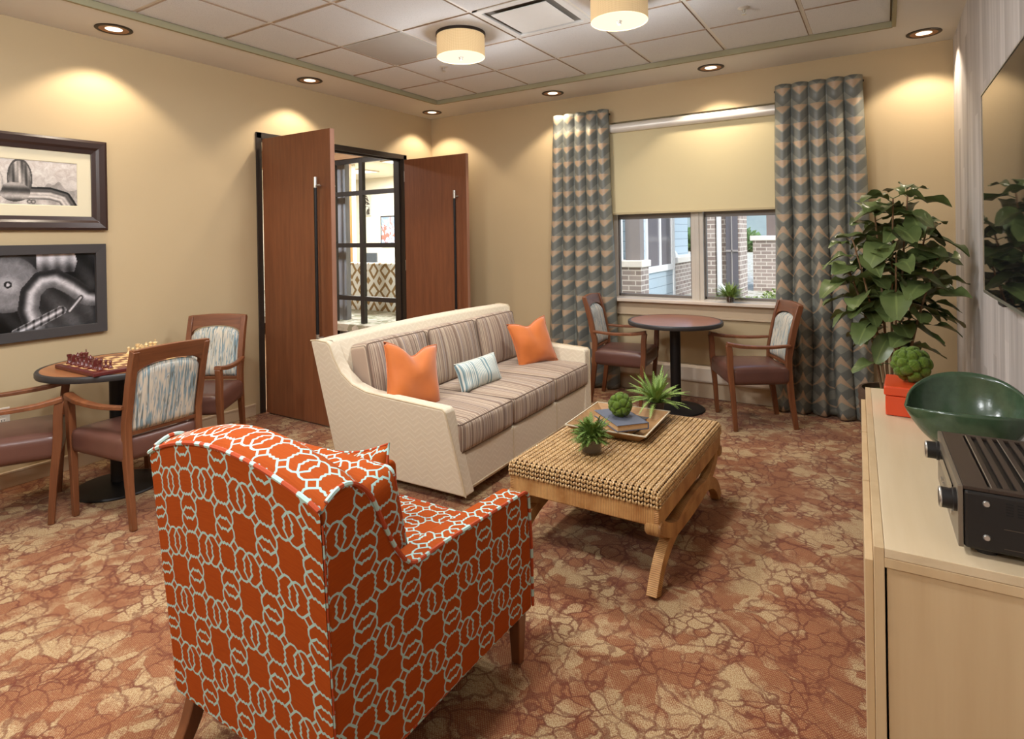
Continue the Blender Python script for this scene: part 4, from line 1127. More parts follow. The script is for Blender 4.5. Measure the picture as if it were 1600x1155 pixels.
# ------------------------------------------------------------------ curtains
def curtain(name, label, xt0, xt1, xb0, xb1, lobes, mat, seed, side):
    rr = random.Random(seed); ph = [rr.uniform(-.4, .4) for _ in range(lobes + 1)]
    t = thing(name, label, 'curtain', (0, YB, 0), 0, 'leaf print curtains')
    z0, z1 = .012, 2.735; nu, nv = lobes * 16, 60
    def fn(u, v):
        z = z0 + (z1 - z0) * v; k = 1 - v
        a, b = xt0 + (xb0 - xt0) * k, xt1 + (xb1 - xt1) * k
        w = u * lobes; i = min(int(w), lobes - 1); f = w - i
        dep = (.058 + .040 * k) * (1 + .25 * ph[i])
        pinch = 1 - .55 * math.exp(-((z - 2.60) / .045) ** 2)
        y = -.100 - dep * pinch * (math.sin(PI * f) ** .75) - .012 * math.sin(3.1 * z + ph[i] * 6) * k
        x = a + (b - a) * (u + .018 * math.sin(2 * PI * f + 2.0 * z + ph[i] * 5) * k)
        x += .010 * math.sin(5 * z + ph[i] * 9) * k * (1 if 0 < f < 1 else .4)
        return (x, y, z)
    m = M(); m.grid(fn, nu, nv, uvfn=lambda u, v: (u * lobes, z0 + (z1 - z0) * v))
    m.ob('cloth', mat, t, smooth=180, solid=.004)
    r = M(); a, b = xt0 - .01, xt1 + .01
    r.tube([(a, -.088, 2.69), (b, -.088, 2.69)], .009, 10)
    for x in (a + .06, b - .06): r.box((x, -.044, 2.69), (.018, .09, .03))
    r.ob('rod', DARKBR, t)
    return t
curtain('curtain', 'leaf print curtain at the window side behind the sofa', -2.885, -2.275, -2.985, -2.205, 5, CURT_L, 3, -1)
curtain('curtain', 'leaf print curtain at the window side behind the fig plant', -.765, -.130, -.800, -.060, 5, CURT_R, 9, 1)

# ------------------------------------------------------------------ framed prints
def ink(o, fn, nu, nv):
    me = o.data; at = me.color_attributes.new('ink', 'FLOAT_COLOR', 'POINT')
    u, v = np.meshgrid(np.linspace(0, 1, nu + 1), np.linspace(0, 1, nv + 1), indexing='ij')
    g = fn(u, v)
    lin = np.where(g <= .04045, g / 12.92, ((g + .055) / 1.055) ** 2.4)
    col = np.ones(((nu + 1) * (nv + 1), 4), dtype=np.float32); col[:, :3] = lin.reshape(-1, 3)
    at.data.foreach_set('color', col.ravel())
def band(u, v, pts, w):
    """signed position across a bent pipe: (-1..1) and nearest-distance mask"""
    d = np.full(u.shape, 9.0); sg = np.zeros(u.shape)
    for (ax, ay), (bx_, by_) in zip(pts, pts[1:]):
        dx, dy = bx_ - ax, by_ - ay; L = dx * dx + dy * dy
        h = np.clip(((u - ax) * dx + (v - ay) * dy) / L, 0, 1)
        px, py = u - ax - h * dx, v - ay - h * dy; q = np.hypot(px, py)
        s = np.sign(dx * py - dy * px); m_ = q < d; d = np.where(m_, q, d); sg = np.where(m_, s * q, sg)
    return sg / w, d < w
def chrome(k): return .50 + .30 * np.cos(2.6 * k + .5) + .10 * np.cos(6 * k)
def print_low(u, v):     # monochrome: bent exhaust pipes, metres from the left and bottom edge of the print
    W, Hh = 1.02, .487; x, y = (u - 1) * W, v * Hh
    g = .30 + .10 * np.sin(9 * x + 3) * np.cos(7 * y) + .05 * np.sin(40 * x + 30 * y)
    disc = np.hypot(x + .50, (y - .30)) ; g = np.where(disc < .175, .74 - .25 * disc / .175 + .04 * np.sin(60 * disc), g); g = np.where(disc < .022, .25, g); g = np.where(disc < .010, .85, g)
    cy_ = (x > -.345) & (x < -.11 - .25 * np.abs(y - .43)) & (y > .36); g = np.where(cy_, .62 + .25 * np.sin(30 * y) + .1 * np.sin(90 * x), g)
    k, mk = band(x, y, [(-.36, .02), (-.395, .13), (-.38, .24), (-.32, .315), (-.24, .325), (-.15, .27), (-.05, .185), (.02, .175)], .058); g = np.where(mk, chrome(k), g)
    k, mk = band(x, y, [(-.46, -.01), (-.28, .075), (-.21, .11)], .030); g = np.where(mk, .70 + .25 * np.cos(5 * k) - .2 * (np.sin(150 * x) > .4), g)
    k, mk = band(x, y, [(-.16, .10), (-.09, .185)], .016); g = np.where(mk, .62 + .3 * np.cos(4 * k), g)
    k, mk = band(x, y, [(-.95, .06), (-.72, .20), (-.60, .42)], .06); g = np.where(mk, chrome(k), g)
    g = np.clip(g - .12, .05, .92)
    return np.stack([g * 1.0, g * .98, g * 1.0], -1)
def print_top(u, v):     # sepia: vintage head lamp and chrome bumper
    W, Hh = .66, .286; x, y = (u - 1) * W, v * Hh
    g = .80 - .10 * (1 - v)
    hill = .115 + .015 * np.sin(40 * x) + .03 * np.exp(-((x + .16) / .02) ** 2) + .03 * np.exp(-((x + .10) / .02) ** 2)
    g = np.where(y < hill, .60, g); g = np.where(y < .05, .70 + .08 * np.sin(60 * x), g)
    k, mk = band(x, y, [(-.34, .075), (-.15, .078), (-.075, .055), (-.045, .0)], .040); g = np.where(mk, .48 + .30 * np.cos(2.6 * k + .9) + .1 * np.cos(11 * k), g)
    ex, ey = (x + .30) / .062, (y - .165) / .125; r = np.hypot(ex, ey); g = np.where(r < 1, .50 + .18 * np.cos(6 * ex + 2 * ey) + .10 * np.cos(19 * ex), g); g = np.where((r > .88) & (r < 1), .30, g)
    ex, ey = (x + .325) / .075, (y - .08) / .06; r = np.hypot(ex, ey); g = np.where(r < 1, .45 + .22 * np.cos(5 * ey + 2), g)
    for cx_ in (-.255, -.235): r = np.hypot(x - cx_, y - .022) / .013; g = np.where(r < 1, .85 - .6 * r, g)
    ex, ey = (x + .50) / .12, (y - .14) / .13; r = np.hypot(ex, ey); g = np.where(r < 1, .62 + .25 * np.cos(8 * r), g)
    g = np.clip(g, .08, .93)
    return np.stack([g * 1.0, g * .955, g * .92], -1)
def framed(label, y1, y0, z0, z1, fw_, mat, depth, print_rect, mat_rect, fn, steps=None):
    t = thing('framed_print', label, 'picture', (XL, (y0 + y1) / 2, (z0 + z1) / 2))
    cy, cz = (y0 + y1) / 2, (z0 + z1) / 2
    a, b, c, d = y0 - cy, y1 - cy, z0 - cz, z1 - cz
    prof = [(0, .001), (0, depth * .8), (fw_ * .18, depth), (fw_ * .55, depth * .9), (fw_ * .72, depth * .62), (fw_, depth * .5), (fw_, .001)] if steps else [(0, .001), (0, depth), (fw_, depth * .94), (fw_, .001)]
    m = M(); n = len(prof); vs = []
    for sy, sz in ((a, c), (b, c), (b, d), (a, d)):
        for w, x in prof:
            vs.append((x, sy + (w if sy == a else -w), sz + (w if sz == c else -w)))
    fs = [(i * n + k, ((i + 1) % 4) * n + k, ((i + 1) % 4) * n + (k + 1) % n, i * n + (k + 1) % n) for i in range(4) for k in range(n)]
    m.add(vs, fs); m.ob('frame', mat, t, smooth=0, bevel=.002)
    if mat_rect:
        m = M(); p0, p1, q0, q1 = print_rect; bev = .004; x = .010
        A, B, Cc, D = a + fw_ - .003, b - fw_ + .003, c + fw_ - .003, d - fw_ + .003
        p0 -= cy; p1 -= cy; q0 -= cz; q1 -= cz
        m.add([(x, A, Cc), (x, B, Cc), (x, B, D), (x, A, D), (x, p0, q0), (x, p1, q0), (x, p1, q1), (x, p0, q1), (x - .003, p0 + bev, q0 + bev), (x - .003, p1 - bev, q0 + bev), (x - .003, p1 - bev, q1 - bev), (x - .003, p0 + bev, q1 - bev)],
              [(0, 1, 5, 4), (1, 2, 6, 5), (2, 3, 7, 6), (3, 0, 4, 7), (4, 5, 9, 8), (5, 6, 10, 9), (6, 7, 11, 10), (7, 4, 8, 11)])
        m.ob('mat_board', plain('cream mat board', S(214, 204, 176), .8, noise=.02), t, smooth=0)
    p0, p1, q0, q1 = print_rect
    if mat_rect: p0 -= 0; 
    cy0, cz0 = (0, 0) if mat_rect and False else (cy, cz)
    m = M(); nu, nv = 220, 110
    A, B, Cc, D = print_rect[0] - cy, print_rect[1] - cy, print_rect[2] - cz, print_rect[3] - cz
    m.grid(lambda u, v: (.006, A + (B - A) * u, Cc + (D - Cc) * v), nu, nv)
    o = m.ob('print', PRINT, t, smooth=0, fix=False); ink(o, fn, nu, nv)
    return t
ESP = plain('espresso picture frame', S(54, 38, 34), 0.3, coat=.2); CHAR = plain('charcoal picture frame', S(58, 54, 54), 0.6)
framed('espresso framed sepia print of a car head lamp, the upper one on the wall', 1.992, .95, 1.592, 2.204, .092, ESP, .040, (1.13, 1.822, 1.752, 2.042), True, print_top, True)
framed('charcoal framed monochrome print of chrome pipes, the lower one on the wall', 1.976, .88, .893, 1.498, .062, CHAR, .036, (.94, 1.916, .953, 1.440), None, print_low)

# ------------------------------------------------------------------ console and what stands on it
CZ = .764
cs = thing('console_cabinet', 'long pale maple console cabinet along the wallcovering', 'cabinet', (-.030, 1.612, 0), R_(1.9))
LN, DP = 1.63, .40
m = M(); m.bb(.022, DP, .0, LN, CZ - .022, CZ); m.ob('top_board', MAPLE, cs, smooth=0, bevel=.0015)
m = M(); m.bb(0, .0215, 0, LN, .0, CZ); m.bb(.0215, DP, .0, .030, CZ - .045, CZ - .0225); m.ob('front_frame', MAPLEZ, cs, smooth=0, bevel=.0015)
m = M(); m.bb(.026, DP, .006, .028, .0, CZ - .047); m.ob('side_panel', MAPLEZ, cs, smooth=0, bevel=.0015)
m = M(); m.bb(.026, DP, LN - .028, LN - .002, .0, CZ - .0225); m.ob('side_panel', MAPLEZ, cs, smooth=0, bevel=.0015)
m = M(); m.bb(DP - .015, DP - .002, .03, LN - .03, .0, CZ - .023); m.bb(.03, DP - .016, .03, LN - .03, .06, .08); m.ob('back_panel', MAPLEZ, cs, smooth=0)
for k in range(3):
    y0 = .03 + k * (LN - .06) / 3
    m = M(); m.bb(-.018, -.0005, y0 + .004, y0 + (LN - .06) / 3 - .004, .07, CZ - .05); d = m.ob('door', MAPLEZ, cs, smooth=0, bevel=.0015)

LACQ = plain('orange red lacquer', S(206, 70, 34), 0.28, noise=.03, coat=.3)
bxo = thing('lacquer_box', 'orange red lidded box on the maple console', 'box', (.105, 2.895, CZ), R_(-2))
m = M(); m.bb(-.105, .105, -.115, .115, .001, .080); m.ob('body', LACQ, bxo, smooth=0, bevel=.005, seg=3)
m = M(); m.bb(-.110, .110, -.120, .120, .081, .118); m.ob('lid', LACQ, bxo, smooth=0, bevel=.006, seg=3)
m = M(); m.bb(-.113, -.1095, -.015, .015, .062, .098); m.ob('clasp', STEEL, bxo, smooth=0, bevel=.001)
moss_ball('green moss ball on the orange red box', (.088, 2.895, CZ + .118 + .073), .075, 7)

# folded green bowl
t = NT('green glazed ceramic'); p = t.tc('Object'); n = t.noise(p, 45, 4, .6)
g2 = t.step(t.sep(p)[2], .0, .10)
col = t.mix(n, S(26, 48, 34), S(58, 82, 60)); GREEN = t.bsdf(t.mix(t.math('MULTIPLY', t.noise(p, 6, 2), .5), col, S(88, 100, 72)), .18, t.bump(t.voro(p, 160), .1, .001), coat=.15)
m = M(); A_ = .168
def bowl(u, v, off=0.0):
    x = -1 + 2 * u; s = math.sqrt(max(0.0, 1 - abs(x) ** 2.2))
    tip = .142 + .006 * x
    w = v * 2 - 1                                   # -1 front lip, +1 back flap
    zb = .008 + (tip - .008) * abs(x) ** 2.6         # keel
    zf = tip + .020 * s; zk = tip + .098 * s          # rims
    if w < 0: y = -.118 * s * math.sin(-w * PI / 2) ** .9; z = zb + (zf - zb) * (1 - math.cos(-w * PI / 2)) ** .9
    else: y = .135 * s * math.sin(w * PI / 2) ** .9 + .02 * s * w; z = zb + (zk - zb) * (1 - math.cos(w * PI / 2)) ** .95
    return (A_ * x, y, z)
m.grid(bowl, 48, 36)
b = m.ob('folded_bowl', GREEN, loc=(.222, 2.42, CZ), smooth=180, solid=.008, rot=(0, 0, R_(-4)))
tag(b, 'green glazed folded ceramic bowl behind the black receiver', 'bowl')

# av receiver
rc = thing('receiver', 'black stereo receiver with two front knobs on the maple console', 'receiver', (.140, 1.665, CZ), R_(1.5))
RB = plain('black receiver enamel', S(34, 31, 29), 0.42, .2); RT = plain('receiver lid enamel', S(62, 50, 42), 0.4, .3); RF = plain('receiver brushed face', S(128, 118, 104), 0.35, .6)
D_ = .305; W_ = .425
m = M(); m.bb(.004, D_, 0, W_, .018, .150); m.ob('case', RB, rc, smooth=0, bevel=.008, seg=3)
m = M(); m.bb(-.006, .004, .001, W_ - .001, .018, .158); m.ob('front_panel', RF, rc, smooth=0, bevel=.002)
m = M(); m.bb(.004, .050, .002, W_ - .002, .150, .158); m.bb(.050, D_, .002, .020, .150, .158); m.bb(.050, D_, W_ - .02, W_ - .002, .150, .158)
for k in range(11):
    x = .055 + k * .0235; m.bb(x, x + .012, .02, W_ - .02, .153, .158)
m.ob('vented_lid', RT, rc, smooth=0, bevel=.001)
for x in (.056, .125, .196): 
    m = M(); m.bb(x - .001, x + .001, .012, W_ - .02, .158, .1592); m.ob('lid_rib', STEEL, rc, smooth=0)
for y in (.035, .385):
    m = M(); m.lathe([(.026, -.006), (.026, -.012), (.023, -.014), (.023, -.036), (.021, -.038), (0, -.038)], 28, (0, y, .112), axis='X'); k = m.ob('volume_knob', RB, rc)
    m = M(); m.lathe([(.0235, -.034), (.0240, -.036), (.022, -.0385), (.020, -.038)], 28, (0, y, .112), axis='X', close=True); m.ob('knob_ring', STEEL, k)
m = M(); m.bb(-.009, -.006, .08, .34, .098, .128); m.ob('display_window', plain('display glass', S(20, 20, 22), .1), rc, smooth=0)
for q in range(7):
    m = M(); m.box((-.008, .09 + q * .036, .060), (.005, .012, .008)); m.ob('front_button', STEEL, rc, smooth=0)
for x, z in ((.045, .125), (.045, .050), (.26, .125), (.26, .050)):
    m = M(); m.lathe([(0, -.003), (.0055, -.003), (.0075, 0), (.0075, .002)], 14, (x, 0, z), axis='Y'); m.ob('screw', STEEL, rc)
m = M()
for r_ in range(5):
    for c_ in range(9): m.box((.085 + c_ * .020, -.0003, .108 + r_ * .006), (.013, .001, .0022))
m.ob('vent_slot', plain('vent slot dark', S(12, 11, 10), .8), rc, smooth=0)
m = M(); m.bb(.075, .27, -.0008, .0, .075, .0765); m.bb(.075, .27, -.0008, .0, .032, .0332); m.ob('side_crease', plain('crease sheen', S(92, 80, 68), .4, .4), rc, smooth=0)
for x in (.05, .26):
    for y in (.05, .375):
        m = M(); m.cyl(.022, .0, .019, 20, (x, y, 0)); m.ob('foot', BLACKE, rc)

# television
tv = thing('television', 'large flat black television mounted on the grey wallcovering', 'television', (XR, 2.60, 1.665))
SCR = None
t = NT('television screen glass'); SCR = t.bsdf((.010, .010, .011, 1), .03, spec=1.0, ior=2.3)
TH = .458; y0, y1 = -.70, .905
m = M(); m.bb(-.062, -.030, y0, y1, -TH, TH); m.ob('screen_body', BLACKE, tv, smooth=0, bevel=.003)
m = M(); m.bb(-.0635, -.0615, y0 + .008, y1 - .008, -TH + .012, TH - .008); m.ob('screen', SCR, tv, smooth=0)
m = M(); m.bb(-.066, -.058, y0 - .001, y1 + .001, -TH - .001, -TH + .011); m.bb(-.066, -.058, y1 - .005, y1 + .002, -TH, TH); m.bb(-.066, -.058, y0, y1, TH - .004, TH + .001); m.ob('bezel', STEEL, tv, smooth=0)
m = M(); m.bb(-.030, 0, -.2, .3, -.2, .2); m.ob('wall_mount', BLACKM, tv, smooth=0)
m = M(); m.bb(-.058, -.030, .46, .56, -TH - .022, -TH); m.ob('sensor_box', BLACKE, tv, smooth=0, bevel=.004)

# ------------------------------------------------------------------ fig plant
fp = thing('fig_plant', 'tall fiddle leaf fig in a basket pot between the curtain and the console', 'plant', (.03, 4.42, 0))
m = M(); prof = [(.0, 0), (.150, 0)]
for k in range(22):
    z = .01 + k * .022; prof.append((.150 + .035 * (k / 21) ** .8 + (.004 if k % 2 else -.002), z))
prof += [(.180, .50), (.165, .50), (.160, .46)]
m.lathe(prof, 40); m.ob('basket_pot', plain('dark brown basket', S(84, 62, 44), .8, noise=.35, nscale=60), fp)
m = M(); m.lathe([(.163, .468), (.10, .482), (0, .488)], 28); m.ob('soil', MOSS, fp)
rr = random.Random(12)
stems = [((-.03, -.02), (-.20, -.10, 1.45)), ((.03, .02), (.10, .08, 1.74)), ((.0, .04), (.02, -.04, 1.70)), ((-.05, .03), (-.24, .06, 1.28)), ((.06, -.03), (.24, -.06, 1.33)), ((.02, -.05), (.03, -.16, 1.36)), ((.05, .05), (.20, .14, 1.52)), ((-.02, .0), (-.08, .02, 1.62))]
leaf_m = M()
def fig_leaf(base, az, el, L, Wd, roll_, cup):
    d = Vector((math.cos(az) * math.cos(el), math.sin(az) * math.cos(el), math.sin(el)))
    sd = d.cross(Vector((0, 0, 1))).normalized(); up = sd.cross(d)
    sd, up = sd * math.cos(roll_) + up * math.sin(roll_), up * math.cos(roll_) - sd * math.sin(roll_)
    n, wn = 8, 4; ph = rr.uniform(0, 6)
    def fn(u, v):
        t_ = u; w = Wd * (math.sin(PI * min(1, t_ * .93 + .04)) ** .75) * (.62 + .55 * t_ - .12 * math.sin(2 * PI * t_))
        b = 2 * v - 1; c = Vector(base) + d * (L * t_) - Vector((0, 0, 1)) * (cup * L * t_ * t_)
        return c + sd * (b * w / 2) + up * (.25 * w * abs(b) ** 1.5 * .6 + .012 * math.sin(9 * t_ + ph) * abs(b) + .006 * math.sin(14 * t_ + ph * 2) * b)
    leaf_m.grid(fn, n, wn * 2, uvfn=lambda u, v: (v, u))
for i, ((sx, sy), (tx, ty, tz)) in enumerate(stems):
    P = smooth_path([(sx, sy, .46), (sx + (tx - sx) * .25, sy + (ty - sy) * .25, .46 + (tz - .46) * .38), (sx + (tx - sx) * .62, sy + (ty - sy) * .62, .46 + (tz - .46) * .72), (tx, ty, tz)], 8)
    m = M(); m.tube(P, .0085, 7, scale=lambda k: 1.1 - .55 * k); m.ob('stem', STEMM, fp)
    nl = 19 if tz > 1.4 else 15; az = rr.uniform(0, 6)
    for k in range(nl):
        f = (.44 if tz > 1.5 else .36) + (.995 - .40) * (k / (nl - 1)) ** .9; f = min(f, 1)
        q = P[min(int(f * (len(P) - 1)), len(P) - 1)]; az += 2.4 + rr.uniform(-.4, .4)
        el = rr.uniform(-.25, .35) + (.55 if k > nl - 4 else 0); L = rr.uniform(.17, .235) * (.75 if k > nl - 3 else 1)
        if fp.location.x + q[0] + math.cos(az) * L * .9 > .42: az += PI
        pet = Vector(q) + Vector((math.cos(az), math.sin(az), .5)) * .035
        leaf_m.tube([q, pet], .003, 5)
        fig_leaf(pet, az, el, L, L * rr.uniform(.64, .78), rr.uniform(-.5, .5), rr.uniform(.15, .75))
for az, z, r0_ in ((2.9, .80, .02), (-.3, .78, .05), (3.6, .66, .0), (.1, .98, .10), (-.15, 1.06, .12), (-1.3, .92, .02), (4.0, .90, -.05)):
    q = Vector((r0_, 0, z)); fig_leaf(q + Vector((math.cos(az), math.sin(az), .1)) * .05, az, .05, .19, .13, rr.uniform(-.4, .4), .35); leaf_m.tube([q, q + Vector((math.cos(az), math.sin(az), .1)) * .05], .003, 5)
leaf_m.ob('foliage', FIG, fp, smooth=180, fix=False)
# ------------------------------------------------------------------ hall and office beyond the double doors
HC = plain('hall wall paint', S(222, 214, 196), .7, noise=.02); HF = m_wood('hall floor planks', S(150, 110, 76), S(186, 148, 110), 'Y', .6, .35)
m = M(); m.bb(-13, XL - .05, 1.0, 12.2, -.06, -.004); tag(struct(m.ob('floor_hall', HF, smooth=0)), 'pale wood floor of the hall beyond the doors', 'floor')
m = M(); m.bb(-13, XL - .14, 1.0, 12.2, 2.95, 3.05); tag(struct(m.ob('ceiling_hall', HC, smooth=0)), 'ceiling of the hall and office beyond the doors', 'ceiling')
def hw(name, b, label):
    m = M(); m.bb(*b); tag(struct(m.ob(name, HC, smooth=0)), label, 'wall')
hw('wall_hall_far', (-13, -12.8, 1.0, 12.2, 0, 3.0), 'pale hall wall far beyond the doors')
hw('wall_office', (-13, -4.9, 10.2, 10.35, 0, 3.0), 'white office wall with framed art')
hw('wall_hall_near', (-13, XL - .14, .9, 1.05, 0, 3.0), 'pale hall end wall')
hw('wall_office_side', (-4.9, -4.76, YB, 10.35, 0, 3.0), 'pale office side wall')
hw('wall_office_return', (-9.35, -8.55, 7.9, 8.0, 0, 3.0), 'pale office return wall beside the post')
PY = 6.0
pt = bpy.data.objects.new('window_2', None); COL.objects.link(pt); pt.location = (0, PY, 0); tag(struct(pt), 'black gridded glass partition across the hall', 'window')
m = M()
for x in (-7.62, -6.283, -4.95): m.bb(x - .035, x + .035, -.03, .03, 0, 2.66)
for z in (.04, .655, 1.415, 2.160, 2.625): m.bb(-7.62, -4.92, -.028, .028, z - .032, z + .032)
m.bb(-6.86, -6.825, -.03, .03, 0, 2.66)
m.ob('grid_frame', plain('black partition frame', S(52, 48, 46), .4, .3), pt, smooth=0)
for a, b in ((-6.83, -6.318), (-6.248, -4.985)):
    for z0, z1 in ((.07, .623), (.687, 1.383), (1.447, 2.128), (2.192, 2.593)):
        m = M(); m.bb(a, b, -.004, .004, z0, z1); m.ob('pane', PANE, pt, smooth=0)
m = M(); m.bb(-13, -4.9, PY - .05, PY + .05, 2.66, 2.95); tag(struct(m.ob('wall_hall_header', m_wood('hall header wood', S(150, 112, 80), S(190, 156, 120), 'X', 1, .5), smooth=0)), 'wood header above the gridded glass partition', 'wall')
m = M(); m.bb(-6.97, -6.80, 6.15, 6.24, 0, 2.95); o = m.ob('timber_post', BARN, smooth=0, bevel=.004); tag(o, 'weathered grey timber post behind the gridded partition', 'post')
m = M(); m.bb(-8.05, -7.97, 7.3, 7.36, 0, 2.95); o = m.ob('wall_office_trim', m_wood('office wood trim', S(170, 120, 70), S(200, 156, 100), 'Z'), smooth=0); struct(o); tag(o, 'wood trim post in the office', 'trim')
# patterned settee with its back to the hall
t = NT('white and ochre scroll fabric'); u = t.tc('Object'); s = t.sep(u)
zx = t.math('PINGPONG', s[0], .13); zz = t.math('PINGPONG', t.math('ADD', s[2], .05), .17)
dd = t.math('ADD', t.math('MULTIPLY', zx, 7.7), t.math('MULTIPLY', zz, 5.9)); w_ = t.noise(u, 6, 2)
rg = t.math('PINGPONG', t.math('ADD', dd, t.math('MULTIPLY', w_, .5)), .5)
SCRL = t.bsdf(t.mix(t.step(rg, .17, .23), S(150, 118, 72), S(236, 232, 222)), .8)
st = thing('office_settee', 'white and ochre patterned settee in the office beyond the doors', 'settee', (-7.25, 7.45, 0), 0)
m = M(); m.bb(-.72, .72, -.30, -.12, .20, 1.10); m.ob('backrest', SCRL, st, bevel=.04, seg=3)
for s_ in (-1, 1):
    m = M(); m.bb(s_ * .72, s_ * .60, -.12, .45, .20, .68); m.ob('arm', SCRL, st, bevel=.03, seg=3)
m = M(); m.bb(-.60, .60, -.12, .45, .20, .48); m.ob('seat', SCRL, st, bevel=.03)
m = M(); m.bb(-.70, .70, -.28, .43, .14, .20); m.ob('base_rail', LEGD, st, smooth=0)
for x in (-.66, .66):
    for y in (-.25, .40):
        m = M(); m.bar([(x, y, 0), (x, y, .15)], .05, .05, (0, 1, 0)); m.ob('leg', m_wood('settee leg wood', S(170, 104, 50), S(200, 136, 76), 'Z') if (x < 0 and y < 0) else LEGD, st)
dk = thing('office_desk', 'white office desk with monitors beyond the settee', 'desk', (-9.0, 9.3, 0))
m = M(); m.bb(-1.2, 1.2, -.35, .35, .72, .76); m.ob('desk_top', plain('desk laminate', S(226, 222, 214), .4), dk, smooth=0)
for x in (-1.15, 1.15): m = M(); m.bb(x - .03, x + .03, -.33, .33, 0, .72); m.ob('leg', BLACKM, dk, smooth=0)
m = M(); m.bb(-1.1, 1.1, -.34, -.31, .25, .72); m.ob('modesty_panel', plain('desk panel', S(190, 186, 178), .5), dk, smooth=0)
for x, w, h, c in ((-.35, .5, .34, S(70, 76, 84)), (.35, .52, .36, S(96, 104, 112)), (.02, .22, .26, S(214, 212, 206))):
    mn = thing('monitor', {.5: 'dark monitor at the end of the office desk', .52: 'grey monitor in the middle of the office desk', .22: 'small white framed notice on the office desk'}[w], 'monitor' if w > .3 else 'notice', (-9.0 + x * 1.5, 9.25 - (.1 if w < .3 else 0), .76))
    m = M(); m.bb(-w / 2, w / 2, -.02, .02, .10, .10 + h); m.ob('screen', plain('monitor shell', c, .3), mn, smooth=0, bevel=.004)
    m = M(); m.bb(-.03, .03, -.015, .015, 0, .12); m.bb(-.1, .1, -.08, .08, 0, .012); m.ob('stand', BLACKM, mn, smooth=0)
def art(label, x, z, w, h, fcol, fn_cols):
    a = thing('wall_art', label, 'picture', (x, 10.2, z))
    m = M(); m.bb(-w / 2, w / 2, -.03, -.002, -h / 2, h / 2); m.ob('frame', plain('art frame', fcol, .4), a, smooth=0)
    t = NT('abstract print'); n_ = t.noise(t.tc('Object'), 3.2, 2, .5, 1.5); m2 = t.ramp(n_, fn_cols, 'CONSTANT'); mat = t.bsdf(m2, .5)
    m = M(); m.bb(-w / 2 + .03, w / 2 - .03, -.034, -.03, -h / 2 + .03, h / 2 - .03); m.ob('print', mat, a, smooth=0)
art('blue and rust abstract print on the office wall', -9.75, 1.68, .62, .72, S(40, 36, 34), [(0, S(120, 140, 168)), (.42, S(150, 166, 190)), (.52, S(160, 104, 92)), (.58, S(176, 186, 204))])
art('small grey and black print on the office wall', -10.55, 2.32, .34, .52, S(190, 184, 172), [(0, S(206, 200, 186)), (.48, S(60, 56, 52)), (.56, S(196, 190, 178))])
for i, (x, y, e) in enumerate(((-6.6, 4.6, 110), (-7.6, 8.3, 230), (-9.4, 8.9, 190))):  # unseen light panels added to brighten the hall and office
    p_ = thing('hall_fill_panel', 'added unseen flat square light ' + ('before the partition', 'above the settee', 'above the office desk')[i], 'ceiling light', (x, y, 2.95), 0, 'added hall lights')
    m = M(); m.bb(-.3, .3, -.3, .3, -.02, 0); m.ob('frame', TRIM, p_, smooth=0)
    m = M(); m.bb(-.27, .27, -.27, .27, -.024, -.02); m.ob('diffuser', m_emit('hall fill glow', (1, .95, .88, 1), 2.0), p_, smooth=0)
    lamp('hall_fill_lamp', 'AREA', (x, y, 2.915), e, (1, .97, .94), shape='SQUARE', size=.5)

# ------------------------------------------------------------------ outdoors
m = M(); m.bb(-60, 60, YB + .3, 90, .2, .3); t = NT('garden gravel'); p = t.tc('Object'); n = t.noise(p, 3, 3); c1 = t.voro(p, 14, 'F1', 'Color')
GRAV = t.bsdf(t.mix(t.sep(c1)[0], t.mix(n, S(150, 140, 126), S(120, 132, 92)), S(206, 200, 190)), .9)
tag(struct(m.ob('ground_outside', GRAV, smooth=0)), 'gravel and planting ground outside the window', 'ground')
def m_siding():
    t = NT('blue grey lap siding'); z = t.sep(t.tc('Object'))[2]
    f = t.math('FRACT', t.math('DIVIDE', z, .155)); ln = t.math('SUBTRACT', 1.0, t.step(f, 0.0, .09))
    return t.bsdf(t.mix(ln, S(168, 186, 198), S(84, 96, 108)), .6, t.bump(f, .5, .02))
def m_brick():
    t = NT('grey brown brick'); p = t.tc('Object'); s = t.sep(p)
    b = t.n('ShaderNodeTexBrick'); t.put(b.inputs[0], t.comb(t.math('ADD', s[0], s[1]), s[2], 0)); b.inputs['Scale'].default_value = 1.0
    b.inputs['Brick Width'].default_value = .21; b.inputs['Row Height'].default_value = .075; b.inputs['Mortar Size'].default_value = .009; b.inputs['Bias'].default_value = 0
    b.inputs['Color1'].default_value = S(126, 112, 106); b.inputs['Color2'].default_value = S(158, 146, 138); b.inputs['Mortar'].default_value = S(196, 188, 178)
    return t.bsdf(b.outputs[0], .85)
SID, BRK = m_siding(), m_brick()
WTR = plain('white exterior trim', S(226, 230, 232), .5, noise=.02); CAPS = plain('pale stone cap', S(222, 216, 206), .7); DGL = plain('dark exterior glass', S(96, 96, 104), .15, noise=.02); DPNL = plain('dark bronze panel', S(110, 98, 94), .5)
sh_ = thing('siding_house', 'blue grey sided wing with a white framed window outside', 'building', (-3.2, 8.85, 0))
m = M(); m.bb(-1.3, 0, 0, 1.66, .25, 4.2); m.ob('siding_wall', SID, sh_, smooth=0)
m = M(); m.bb(-1.3, -.45, 1.66, 4.2, .25, 4.2); m.ob('recessed_wall', SID, sh_, smooth=0)
m = M(); m.bb(-.05, .02, -.03, .06, .25, 4.2); m.bb(-.05, .02, 1.60, 1.69, .25, 4.2); m.ob('corner_board', WTR, sh_, smooth=0)
wf = M(); a0, a1, b0, b1 = .17, 1.56, .88, 2.3
for q in ((a0, a0 + .07, b0, b1), (a1 - .07, a1, b0, b1), (.84, .90, b0, b1)): wf.bb(-.01, .03, q[0], q[1], q[2], q[3])
